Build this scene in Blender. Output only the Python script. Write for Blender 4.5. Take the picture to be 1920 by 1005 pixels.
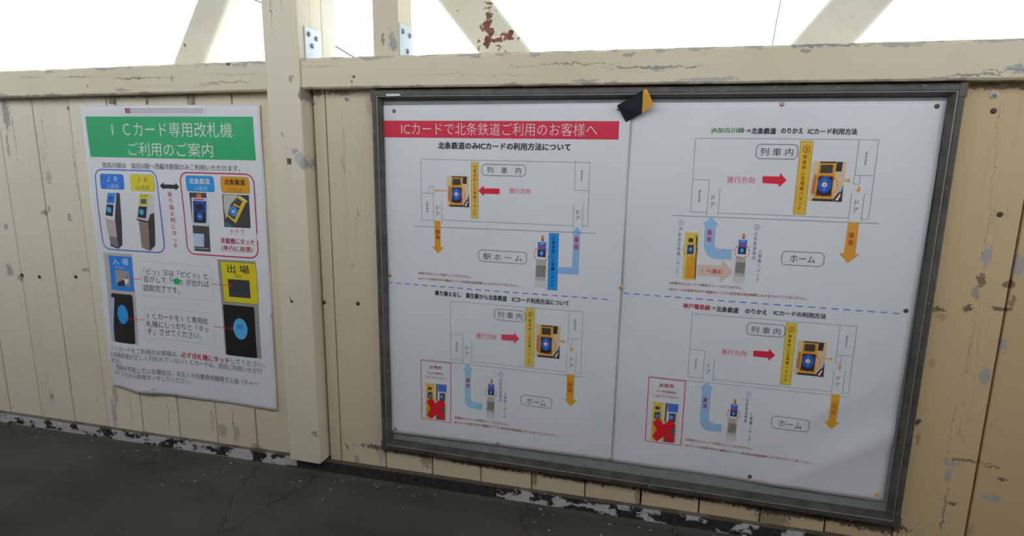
import bpy, bmesh, math, random
from mathutils import Vector, Matrix, noise

# ------------------------------------------------------------------ scene, camera, sky
for o in list(bpy.data.objects):
    bpy.data.objects.remove(o, do_unlink=True)
SC = bpy.context.scene
COL = SC.collection
random.seed(11)

SC.view_settings.view_transform = 'Standard'
SC.view_settings.look = 'None'
SC.view_settings.exposure = 0.0
SC.view_settings.gamma = 1.0
SC.view_settings.use_curve_mapping = False

# metres; x runs along the wall, z is up, the wall's plank faces lie at y = 0.008, the footbridge deck is at y < 0
cam_data = bpy.data.cameras.new('camera')
cam_data.sensor_width = 36.0
cam_data.lens = 36.0 * 1140.0 / 1920.0
cam_data.clip_start = 0.02
cam = bpy.data.objects.new('camera', cam_data)
COL.objects.link(cam)
_r = Vector((0.96485048, 0.2624732, 0.01309085)); _u = Vector((-0.06394779, 0.18617273, 0.98043378)); _f = Vector((-0.25490043, 0.94680913, -0.19641343))
cam.matrix_world = Matrix(((_r.x, _u.x, -_f.x, 0.7064833), (_r.y, _u.y, -_f.y, -1.38560726), (_r.z, _u.z, -_f.z, -0.0879816), (0, 0, 0, 1)))
SC.camera = cam

# bright hazy white sky all round: the only light, coming in above both parapets
world = bpy.data.worlds.new('sky'); SC.world = world
world.use_nodes = True
bg = world.node_tree.nodes['Background']
bg.inputs[0].default_value = (0.87, 0.94, 1.03, 1)
bg.inputs[1].default_value = 2.75

# ------------------------------------------------------------------ node materials
class NT:
    def __init__(s, name):
        s.m = bpy.data.materials.new(name); s.m.use_nodes = True
        s.t = s.m.node_tree; s.b = s.t.nodes['Principled BSDF']
    def n(s, kind, **kw):
        nd = s.t.nodes.new(kind)
        for k, v in kw.items():
            setattr(nd, k, v)
        return nd
    def put(s, sock, v):
        if isinstance(v, bpy.types.NodeSocket): s.t.links.new(v, sock)
        elif isinstance(v, (tuple, list)) and sock.type == 'RGBA': sock.default_value = tuple(v[:3]) + (1,)
        else: sock.default_value = v
    def math(s, op, a, b=0.0, c=None, clamp=False):
        nd = s.n('ShaderNodeMath', operation=op, use_clamp=clamp)
        s.put(nd.inputs[0], a); s.put(nd.inputs[1], b)
        if c is not None: s.put(nd.inputs[2], c)
        return nd.outputs[0]
    def vmath(s, op, a, b=None, out=0):
        nd = s.n('ShaderNodeVectorMath', operation=op)
        s.put(nd.inputs[0], a)
        if b is not None: s.put(nd.inputs[1], b)
        return nd.outputs[out]
    def mix(s, f, a, b, blend='MIX'):
        nd = s.n('ShaderNodeMix', data_type='RGBA', blend_type=blend)
        s.put(nd.inputs[0], f); s.put(nd.inputs[6], a); s.put(nd.inputs[7], b)
        return nd.outputs[2]
    def pos(s):
        return s.n('ShaderNodeNewGeometry').outputs['Position']
    def noise(s, vec, scale, detail=4.0, rough=0.55, color=False):
        nd = s.n('ShaderNodeTexNoise'); s.put(nd.inputs['Vector'], vec)
        nd.inputs['Scale'].default_value = scale; nd.inputs['Detail'].default_value = detail; nd.inputs['Roughness'].default_value = rough
        return nd.outputs['Color' if color else 'Fac']
    def ramp(s, f, lo, hi, a=0.0, b=1.0):
        nd = s.n('ShaderNodeMapRange', clamp=True)
        s.put(nd.inputs[0], f); nd.inputs[1].default_value = lo; nd.inputs[2].default_value = hi
        nd.inputs[3].default_value = a; nd.inputs[4].default_value = b
        return nd.outputs[0]
    def warp(s, p, scale, amt):
        c = s.noise(p, scale, 4.0, 0.65, color=True)
        return s.vmath('ADD', p, s.vmath('MULTIPLY', s.vmath('SUBTRACT', c, (0.5, 0.5, 0.5)), (amt, amt, amt)))
    def spots(s, base, p, lst, soft=0.2, ragged=2.6):
        """worn, stained or shade-painted places with a shape of their own: (x, z, rx, rz, colour, strength)"""
        rag = s.math('MULTIPLY', s.math('SUBTRACT', s.noise(s.pos(), 130, 5, 0.7), 0.5), ragged)
        for x, z, rx, rz, c, k in lst:
            d = s.vmath('MULTIPLY', s.vmath('SUBTRACT', p, (x, 0, z)), (1.18 / rx, 0, 1.18 / rz))
            l = s.math('ADD', s.vmath('LENGTH', d, out=1), rag)
            base = s.mix(s.ramp(l, 1 - soft, 1.0, k, 0.0), base, c)
        return base
    def bump(s, h, strength, dist=0.001):
        nd = s.n('ShaderNodeBump'); nd.inputs['Strength'].default_value = strength; nd.inputs['Distance'].default_value = dist
        s.put(nd.inputs['Height'], h); s.put(s.b.inputs['Normal'], nd.outputs[0])
    def fin(s, col, rough=0.6, metal=0.0, spec=0.4):
        s.put(s.b.inputs['Base Color'], col); s.put(s.b.inputs['Roughness'], rough); s.put(s.b.inputs['Metallic'], metal)
        s.b.inputs['Specular IOR Level'].default_value = spec
        return s.m

def plain(name, c, rough=0.6, metal=0.0, spec=0.4, var=0.0):
    t = NT(name); col = c
    if var:
        n = t.noise(t.n('ShaderNodeTexCoord').outputs['Object'], 40, 5)
        col = t.mix(t.ramp(n, 0.3, 0.7), tuple(v * (1 - var) for v in c), tuple(min(1, v * (1 + var)) for v in c))
    return t.fin(col, rough, metal, spec)

GREY = (0.33, 0.31, 0.265); DK = (0.07, 0.055, 0.045); PRIM = (0.38, 0.385, 0.375); BRN = (0.20, 0.14, 0.09)

def paint_wood(name, grain_axis, spots=(), use_obj_col=True, base=(0.66, 0.55, 0.36), chips=0.5, wear_top=None):
    """old cream oil paint on timber: grain cracks along one axis, dirt, small chips down to grey primer"""
    t = NT(name); p = t.pos()
    b = t.n('ShaderNodeObjectInfo').outputs['Color'] if use_obj_col else base
    st = (70, 30, 2.2) if grain_axis == 'z' else (2.2, 30, 70)
    gp = t.vmath('MULTIPLY', p, st)
    grain = t.noise(gp, 1.0, 6, 0.6)
    cloud = t.noise(p, 3.5, 4)
    c = t.mix(t.ramp(cloud, 0.3, 0.7, 0.0, 1.0), b, (1.0, 0.99, 0.95), 'MULTIPLY')
    c = t.mix(t.ramp(cloud, 0.5, 0.85, 0.0, 0.22), c, (0.46, 0.38, 0.27))
    c = t.mix(t.ramp(grain, 0.58, 0.88, 0.0, 0.28), c, (0.34, 0.27, 0.18))
    crack_p = t.vmath('MULTIPLY', t.warp(p, 14, 0.03), (26, 10, 1.1) if grain_axis == 'z' else (1.1, 10, 26))
    cr = t.math('ABSOLUTE', t.math('SUBTRACT', t.noise(crack_p, 1.0, 2, 0.5), 0.5))
    gate = t.ramp(t.noise(p, 5.0, 3), 0.52, 0.62)
    c = t.mix(t.math('MULTIPLY', t.ramp(cr, 0.0, 0.006, 0.4, 0.0), gate), c, DK)
    speck = t.noise(t.vmath('MULTIPLY', p, (1.0, 1.0, 0.55) if grain_axis == 'z' else (0.55, 1.0, 1.0)), 60, 4, 0.65)
    c = t.mix(t.ramp(speck, 0.70, 0.745, 0.0, 0.75 * chips), c, (0.13, 0.11, 0.09))
    chip = t.noise(t.warp(p, 40, 0.02), 14, 5, 0.6)
    c = t.mix(t.ramp(chip, 0.765, 0.78, 0.0, chips), c, GREY)
    wp = t.warp(p, 55, 0.022)
    if wear_top:
        z0, z1 = wear_top                                        # paint rubbed off along the upper arris
        zz = t.n('ShaderNodeSeparateXYZ'); t.put(zz.inputs[0], p)
        h = t.math('ADD', zz.outputs[2], t.math('MULTIPLY', t.math('SUBTRACT', t.noise(t.vmath('MULTIPLY', p, (1, 1, 2)), 22, 5, 0.65), 0.5), 0.055))
        c = t.mix(t.ramp(h, z1 + 0.0, z1 + 0.003, 0.0, 0.6), c, (0.30, 0.30, 0.30))
        h2 = t.math('ADD', zz.outputs[2], t.math('MULTIPLY', t.math('SUBTRACT', t.noise(t.vmath('ADD', p, (7, 0, 3)), 26, 5, 0.65), 0.5), 0.045))
        c = t.mix(t.ramp(h2, z0 - 0.004, z0, 0.7, 0.0), c, (0.30, 0.29, 0.25))
    c = t.spots(c, wp, spots)
    t.bump(t.math('ADD', t.math('MULTIPLY', grain, 0.6), t.math('MULTIPLY', t.noise(p, 120, 3), 0.5)), 0.35, 0.0012)
    return t.fin(c, t.ramp(cloud, 0.3, 0.7, 0.5, 0.68), 0.0, 0.3)

M = {}
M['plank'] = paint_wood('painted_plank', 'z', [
    (-1.225, -0.016, .017, .055, GREY, .9), (-1.236, -0.10, .006, .05, GREY, .8), (-1.093, -0.195, .012, .030, (0.50, 0.44, 0.33), .8), (-1.305, -0.49, .016, .025, GREY, .8), (-1.263, -0.511, .018, .016, GREY, .8),
    (-1.033, -0.312, .010, .014, GREY, .8), (-1.294, -0.353, .010, .012, GREY, .8), (-1.13, -0.302, .018, .008, BRN, .7), (-1.11, -0.29, .007, .012, BRN, .6), (-1.0, -0.47, .022, .009, BRN, .55),
    (1.308, -0.289, .010, .028, PRIM, .9), (1.362, -0.307, .016, .030, PRIM, .8), (1.352, -0.345, .014, .012, DK, .7), (1.359, -0.467, .012, .016, PRIM, .95), (1.338, -0.537, .014, .026, PRIM, .85),
    (1.305, -0.34, .008, .022, DK, .7), (1.298, -0.365, .010, .020, GREY, .8), (1.288, -0.398, .010, .008, DK, .8), (1.345, -0.395, .022, .006, DK, .75), (1.362, -0.38, .008, .02, DK, .5),
    (1.388, -0.806, .026, .008, PRIM, .9), (1.306, -0.738, .022, .008, PRIM, .8), (1.303, -0.765, .008, .022, PRIM, .8), (1.33, -0.728, .055, .003, DK, .6), (1.38, -0.735, .020, .003, DK, .6), (1.40, -0.76, .013, .004, DK, .7), (1.32, -0.83, .010, .006, DK, .7),
    (1.237, -0.405, .012, .006, DK, .8), (1.245, -0.42, .012, .010, (0.42, 0.27, 0.13), .6), (1.242, -0.52, .010, .012, (0.42, 0.27, 0.13), .5), (1.232, -0.655, .007, .010, DK, .9), (1.238, -0.69, .004, .02, (0.38, 0.20, 0.10), .7),
    (-0.955, -0.93, .012, .07, PRIM, .7), (-0.94, -0.86, .010, .05, GREY, .6), (-1.205, -0.90, .010, .012, BRN, .6), (-0.55, -0.925, .020, .028, GREY, .6), (-0.585, -0.90, .010, .04, PRIM, .45), (-0.50, -0.93, .012, .03, GREY, .6), (-0.44, -0.965, .02, .015, BRN, .5),
    (-1.205, -0.06, .0014, .13, BRN, .8), (-0.885, -0.91, .0012, .07, DK, .8), (-0.745, -0.91, .0012, .07, DK, .7), (-0.51, -0.90, .0016, .08, DK, .8), (-1.09, -0.05, .0012, .05, DK, .7), (-0.99, -0.2, .0012, .12, BRN, .7),
    (1.287, -0.03, .0007, .06, BRN, .7), (1.294, -0.12, .0007, .08, BRN, .7), (1.300, -0.24, .0007, .08, BRN, .7), (1.303, -0.48, .0007, .10, BRN, .7), (1.296, -0.66, .0007, .09, BRN, .7), (1.306, -0.85, .0022, .08, DK, .6),
    (0.0, -0.905, .12, .010, DK, .8), (0.25, -0.905, .14, .012, DK, .85), (0.5, -0.907, .14, .012, DK, .85), (0.75, -0.907, .14, .013, DK, .85), (1.0, -0.908, .16, .016, DK, .85), (1.18, -0.91, .08, .02, DK, .85), (0.10, -0.92, .02, .03, DK, .5), (0.40, -0.925, .008, .03, DK, .6), (0.66, -0.93, .01, .03, DK, .5), (0.97, -0.93, .05, .03, DK, .5), (-0.024, -0.4, .003, .4, (0.42, 0.34, 0.2), .5),  # grime and drips under the board, with the frame's shade painted in
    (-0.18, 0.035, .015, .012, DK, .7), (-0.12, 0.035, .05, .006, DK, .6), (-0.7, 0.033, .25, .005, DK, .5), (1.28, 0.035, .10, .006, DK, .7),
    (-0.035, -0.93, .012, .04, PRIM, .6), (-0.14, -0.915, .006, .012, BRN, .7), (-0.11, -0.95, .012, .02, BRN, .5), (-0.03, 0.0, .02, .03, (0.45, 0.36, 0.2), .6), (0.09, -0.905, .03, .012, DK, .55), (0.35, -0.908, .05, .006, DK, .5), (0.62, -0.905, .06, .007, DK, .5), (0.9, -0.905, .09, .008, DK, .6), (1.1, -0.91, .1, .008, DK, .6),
])
M['rail_l'] = paint_wood('painted_rail', 'x', [
    (-0.893, 0.082, .055, .0016, DK, .7), (-0.70, 0.076, .085, .0028, (0.22, 0.19, 0.15), .8), (-0.60, 0.0745, .06, .0012, DK, .5), (-1.064, 0.083, .06, .0012, DK, .5), (-0.99, 0.097, .02, .006, GREY, .7), (-0.745, 0.046, .035, .006, GREY, .7), (-0.415, 0.061, .09, .0014, DK, .75), (-0.47, 0.056, .05, .004, GREY, .5), (-0.40, 0.082, .10, .0008, DK, .5), (-0.582, 0.074, .004, .014, BRN, .5), (-0.408, 0.106, .007, .007, DK, .85), (-0.86, 0.058, .004, .006, BRN, .8)], base=(0.74, 0.665, 0.49), use_obj_col=False, chips=0.4, wear_top=(0.038, 0.103))
M['rail_r'] = paint_wood('painted_rail', 'x', [
    (-0.055, 0.069, .006, .005, DK, .9), (-0.062, 0.058, .004, .006, DK, .8), (0.47, 0.087, .10, .0018, (0.25, 0.22, 0.18), .75), (0.64, 0.077, .12, .0026, (0.25, 0.23, 0.2), .8), (0.655, 0.076, .035, .004, GREY, .7), (0.50, 0.052, .035, .005, GREY, .7), (0.75, 0.050, .09, .005, PRIM, .7), (0.59, 0.103, .015, .005, GREY, .8), (0.962, 0.112, .07, .005, (0.22, 0.22, 0.23), .85), (0.93, 0.102, .012, .006, GREY, .8), (1.225, 0.053, .05, .0035, (0.30, 0.28, 0.25), .85), (1.29, 0.062, .022, .013, PRIM, .85), (1.27, 0.06, .05, .0016, DK, .6), (1.17, 0.05, .03, .003, GREY, .6), (-0.14, 0.0925, .06, .0009, DK, .5), (0.2, 0.071, .05, .001, BRN, .5), (0.36, 0.085, .05, .0009, BRN, .6)], base=(0.74, 0.655, 0.47), use_obj_col=False, chips=0.45, wear_top=(0.046, 0.110))
M['post'] = paint_wood('painted_post', 'z', [
    (-0.213, -0.126, .018, .018, (0.46, 0.47, 0.44), .7), (-0.222, -0.108, .010, .008, PRIM, .9), (-0.203, -0.140, .009, .018, PRIM, .95), (-0.222, 0.066, .007, .011, (0.30, 0.25, 0.18), .7),
    (-0.208, -0.867, .010, .012, (0.33, 0.25, 0.16), .8), (-0.216, -0.865, .003, .004, DK, .7), (-0.256, -0.066, .0016, .012, BRN, .8), (-0.262, -0.49, .0022, .008, BRN, .8), (-0.247, -0.10, .02, .001, BRN, .5), (-0.268, 0.23, .0014, .06, BRN, .7), (-0.1985, 0.03, .006, .02, DK, .6)], base=(0.76, 0.695, 0.53), use_obj_col=False, chips=0.25)
M['stud'] = paint_wood('painted_stud', 'z', [(0.010, 0.155, .005, .018, (0.25, 0.2, 0.15), .8), (0.036, 0.145, .012, .022, (0.30, 0.31, 0.32), .8), (0.03, 0.165, .008, .01, (0.3, 0.28, 0.25), .6)], base=(0.70, 0.62, 0.45), use_obj_col=False, chips=0.5)

def rust_steel():
    """cream bridge paint with pitting and red rust breaking through"""
    t = NT('bridge_paint'); p = t.pos(); b = (0.72, 0.69, 0.56)
    n = t.noise(p, 160, 4, 0.7)
    c = t.mix(t.ramp(n, 0.62, 0.74, 0.0, 0.55), b, (0.30, 0.24, 0.13))
    c = t.mix(t.ramp(t.noise(p, 9, 3), 0.4, 0.7, 0.0, 0.4), c, (0.50, 0.46, 0.32))
    pit = t.noise(t.warp(p, 60, 0.012), 38, 3, 0.5)
    c = t.mix(t.ramp(pit, 0.735, 0.75, 0.0, 0.9), c, (0.12, 0.08, 0.06))
    wp = t.warp(p, 70, 0.035)
    R1 = t.mix(t.ramp(t.noise(p, 60, 4), 0.35, 0.65), (0.13, 0.04, 0.025), (0.27, 0.10, 0.055))
    c = t.spots(c, wp, [(0.200, 0.276, .010, .008, R1, .95), (0.203, 0.246, .012, .014, R1, .95), (0.199, 0.220, .012, .020, R1, 1), (0.209, 0.203, .014, .013, R1, 1), (0.184, 0.214, .007, .012, R1, .9), (0.201, 0.180, .012, .022, R1, 1), (0.226, 0.183, .020, .007, R1, 1), (0.252, 0.192, .020, .012, R1, 1), (0.262, 0.199, .010, .010, R1, 1), (0.174, 0.183, .006, .004, R1, .9), (0.176, 0.166, .005, .004, R1, .9), (0.230, 0.164, .007, .005, R1, .9), (0.281, 0.186, .004, .006, R1, .9), (0.197, 0.262, .014, .004, R1, .9)], soft=0.12, ragged=0.9)
    t.bump(n, 0.3, 0.001)
    return t.fin(c, 0.6, 0.0, 0.4)
M['steel_paint'] = rust_steel()

def kick(name, cover):
    """black bitumen skirting with grey-white paint that has flaked off in sheets"""
    t = NT(name); p = t.pos()
    n = t.noise(t.warp(t.vmath('MULTIPLY', p, (1, 1, 1.6)), 40, 0.05), 17, 5, 0.62)
    m = t.ramp(n, 1 - cover, 1 - cover + 0.012)
    fine = t.noise(p, 90, 4)
    white = t.mix(t.ramp(fine, 0.3, 0.8), (0.60, 0.60, 0.60), (0.40, 0.40, 0.39))
    dark = t.mix(t.ramp(fine, 0.3, 0.8), (0.022, 0.020, 0.019), (0.06, 0.053, 0.047))
    c = t.mix(m, dark, white)
    nz = t.n('ShaderNodeNewGeometry'); sp = t.n('ShaderNodeSeparateXYZ'); t.put(sp.inputs[0], nz.outputs['Normal'])
    c = t.mix(t.ramp(sp.outputs[2], 0.5, 0.8, 0.0, 0.85), c, (0.13, 0.105, 0.075))      # grit lying on the ledge
    t.bump(t.math('ADD', m, t.math('MULTIPLY', fine, 0.3)), 0.8, 0.0015)
    return t.fin(c, 0.75, 0, 0.25)
M['kick_l'] = kick('flaking_white_paint', 0.53); M['kick_m'] = kick('mostly_bare_bitumen', 0.30); M['kick_r'] = kick('patchy_white_paint', 0.485)

def asphalt():
    t = NT('worn_asphalt'); p = t.pos()
    a = t.noise(p, 3.0, 5); f = t.noise(p, 140, 4, 0.7); g = t.noise(t.vmath('MULTIPLY', p, (1.6, 5, 1)), 2.0, 5)
    c = t.mix(t.ramp(a, 0.3, 0.7), (0.068, 0.064, 0.055), (0.112, 0.105, 0.091))
    c = t.mix(t.ramp(g, 0.5, 0.75, 0.0, 0.5), c, (0.040, 0.037, 0.032))
    c = t.mix(t.ramp(f, 0.62, 0.8, 0.0, 0.5), c, (0.16, 0.15, 0.13))
    sp = t.noise(t.vmath('ADD', p, (3, 1, 0)), 55, 2, 0.4)
    c = t.mix(t.ramp(sp, 0.77, 0.785, 0.0, 0.5), c, (0.25, 0.23, 0.20))
    ck = t.math('ABSOLUTE', t.math('SUBTRACT', t.noise(t.vmath('MULTIPLY', t.warp(p, 9, 0.12), (1.0, 0.45, 1)), 2.3, 1, 0.3), 0.47))
    c = t.mix(t.ramp(ck, 0.0, 0.002, 0.4, 0.0), c, (0.02, 0.011, 0.010))
    t.bump(t.math('ADD', f, t.math('MULTIPLY', t.ramp(ck, 0.0, 0.006), 2.0)), 0.9, 0.002)
    return t.fin(c, 0.85, 0, 0.2)
M['asphalt'] = asphalt()

def bronze():
    t = NT('bronze_aluminium'); p = t.pos()
    n = t.noise(p, 30, 4); s_ = t.noise(p, 120, 2, 0.4)
    c = t.mix(t.ramp(n, 0.35, 0.7), (0.075, 0.069, 0.060), (0.135, 0.126, 0.112))
    c = t.mix(t.ramp(s_, 0.745, 0.76, 0.0, 0.7), c, (0.45, 0.45, 0.47))
    return t.fin(c, t.ramp(n, 0.3, 0.7, 0.45, 0.62), 0.2, 0.4)
M['bronze'] = bronze()
M['bead'] = plain('worn_metal_edge', (0.30, 0.275, 0.225), 0.4, 0.5)
M['panel'] = plain('grey_green_board', (0.26, 0.275, 0.255), 0.7, var=0.12)
def paper():
    t = NT('poster_paper'); p = t.pos()
    n = t.noise(p, 6, 4)
    c = t.mix(t.ramp(n, 0.35, 0.7), (0.80, 0.80, 0.80), (0.765, 0.765, 0.77))
    t.bump(t.noise(p, 7, 3, 0.45), 0.25, 0.006)
    return t.fin(c, 0.45, 0, 0.35)
M['paper'] = paper()
M['dark_gap'] = plain('dark_sheathing', (0.035, 0.028, 0.022), 0.9)
M['zinc'] = plain('zinc_plate', (0.62, 0.68, 0.70), 0.45, 0.25, var=0.05)
M['nail'] = plain('rusty_nail', (0.10, 0.075, 0.06), 0.6, 0.4)
M['screw'] = plain('steel_screw', (0.30, 0.29, 0.28), 0.4, 0.7)
M['washer'] = plain('pale_washer', (0.72, 0.72, 0.70), 0.45, 0.1)
M['brass'] = plain('brass_tack', (0.48, 0.36, 0.16), 0.4, 0.45)
M['brass_bright'] = plain('bright_brass_tack', (0.80, 0.56, 0.22), 0.32, 0.5)
M['tack_dark'] = plain('tarnished_tack', (0.14, 0.105, 0.08), 0.5, 0.4)
M['tack_grey'] = plain('grey_tack', (0.22, 0.21, 0.18), 0.5, 0.4)
M['tack_yellow'] = plain('yellow_tack', (0.82, 0.50, 0.08), 0.45, 0.0)
M['tape_black'] = plain('black_tape', (0.020, 0.026, 0.034), 0.32, 0, 0.5)
M['tape_yellow'] = plain('yellow_tape', (0.74, 0.38, 0.05), 0.4, 0, 0.5)
M['tape_white'] = plain('white_tape', (0.72, 0.74, 0.72), 0.6)
M['strip_white'] = plain('glossy_white_edge', (0.92, 0.92, 0.92), 0.3, 0, 0.5)
M['flake'] = plain('paint_flake', (0.50, 0.49, 0.46), 0.8, var=0.3)
M['wire'] = plain('grey_green_cable', (0.16, 0.20, 0.20), 0.6)
M['roof'] = plain('roof_board', (0.14, 0.115, 0.09), 0.8, var=0.1)  # kept dark to limit bounce light on the planks
M['front_wall'] = plain('dark_unseen_wall', (0.15, 0.11, 0.075), 0.7, var=0.1)  # out of view; dark tone keeps bounce light off the plank wall
M['staple'] = plain('staple_wire', (0.16, 0.15, 0.15), 0.4, 0.7)
M['shim'] = plain('grey_wood_shim', (0.33, 0.30, 0.23), 0.8, var=0.2)

# ------------------------------------------------------------------ mesh helpers
def link(name, me, mat, parent=None):
    o = bpy.data.objects.new(name, me); COL.objects.link(o)
    if mat is not None: me.materials.append(mat)
    if parent is not None: o.parent = parent
    return o
def mesh(name, vs, fs, mat, parent=None, smooth=False):
    me = bpy.data.meshes.new(name); me.from_pydata([tuple(v) for v in vs], [], fs); me.update()
    if smooth:
        for f in me.polygons: f.use_smooth = True
    return link(name, me, mat, parent)
def from_bm(name, bm, mat, parent=None, smooth=False):
    me = bpy.data.meshes.new(name); bm.to_mesh(me); bm.free()
    if smooth:
        for f in me.polygons: f.use_smooth = True
    return link(name, me, mat, parent)
def hexa(c, bevel=0.0, seg=2):
    """box from 8 corners: 4 of the lower ring then 4 of the upper ring"""
    bm = bmesh.new(); v = [bm.verts.new(p) for p in c]
    for f in ((3, 2, 1, 0), (4, 5, 6, 7), (0, 1, 5, 4), (1, 2, 6, 5), (2, 3, 7, 6), (3, 0, 4, 7)):
        bm.faces.new([v[i] for i in f])
    bmesh.ops.recalc_face_normals(bm, faces=bm.faces)
    if bevel: bmesh.ops.bevel(bm, geom=list(bm.edges), offset=bevel, segments=seg, affect='EDGES', profile=0.5)
    return bm
def box(x0, x1, y0, y1, z0, z1, bevel=0.0, seg=2, sx=0.0):
    """axis box; sx lets the top and bottom faces rise along x"""
    a, b = sx * x0, sx * x1
    return hexa([(x0, y0, z0 + a), (x1, y0, z0 + b), (x1, y1, z0 + b), (x0, y1, z0 + a), (x0, y0, z1 + a), (x1, y0, z1 + b), (x1, y1, z1 + b), (x0, y1, z1 + a)], bevel, seg)
def lathe(name, prof, c, mat, parent=None, n=16):
    """turned shape whose axis points out of the wall (towards -y); prof = (radius, height)"""
    vs, fs = [], []
    for r, h in prof:
        for k in range(n):
            a = 2 * math.pi * k / n; vs.append((c[0] + r * math.cos(a), c[1] - h, c[2] + r * math.sin(a)))
    for i in range(len(prof) - 1):
        for k in range(n):
            fs.append((i * n + k, i * n + (k + 1) % n, (i + 1) * n + (k + 1) % n, (i + 1) * n + k))
    fs.append(tuple(range((len(prof) - 1) * n, len(prof) * n)))
    return mesh(name, vs, fs, mat, parent, True)
def tube(name, pts, r, mat, parent=None, n=8):
    vs, fs = [], []; P = [Vector(p) for p in pts]
    for i, p in enumerate(P):
        d = (P[min(i + 1, len(P) - 1)] - P[max(i - 1, 0)]).normalized()
        a = d.orthogonal().normalized(); b = d.cross(a)
        for k in range(n):
            t = 2 * math.pi * k / n; vs.append(p + a * r * math.cos(t) + b * r * math.sin(t))
    for i in range(len(P) - 1):
        for k in range(n):
            fs.append((i * n + k, i * n + (k + 1) % n, (i + 1) * n + (k + 1) % n, (i + 1) * n + k))
    fs += [tuple(range(n))[::-1], tuple(range((len(P) - 1) * n, len(P) * n))]
    return mesh(name, vs, fs, mat, parent, True)
def tag(o, label=None, cat=None, group=None, kind=None):
    if label: o['label'] = label
    if cat: o['category'] = cat
    if group: o['group'] = group
    if kind: o['kind'] = kind
    return o
def empty(name, loc):
    o = bpy.data.objects.new(name, None); COL.objects.link(o); o.location = loc; o.empty_display_size = 0.05
    return o
def adopt(parent, *kids):
    """parent while keeping the child's place in the world"""
    for k in kids:
        k.parent = parent; k.matrix_parent_inverse = Matrix.Translation(-Vector(parent.location))

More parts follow.
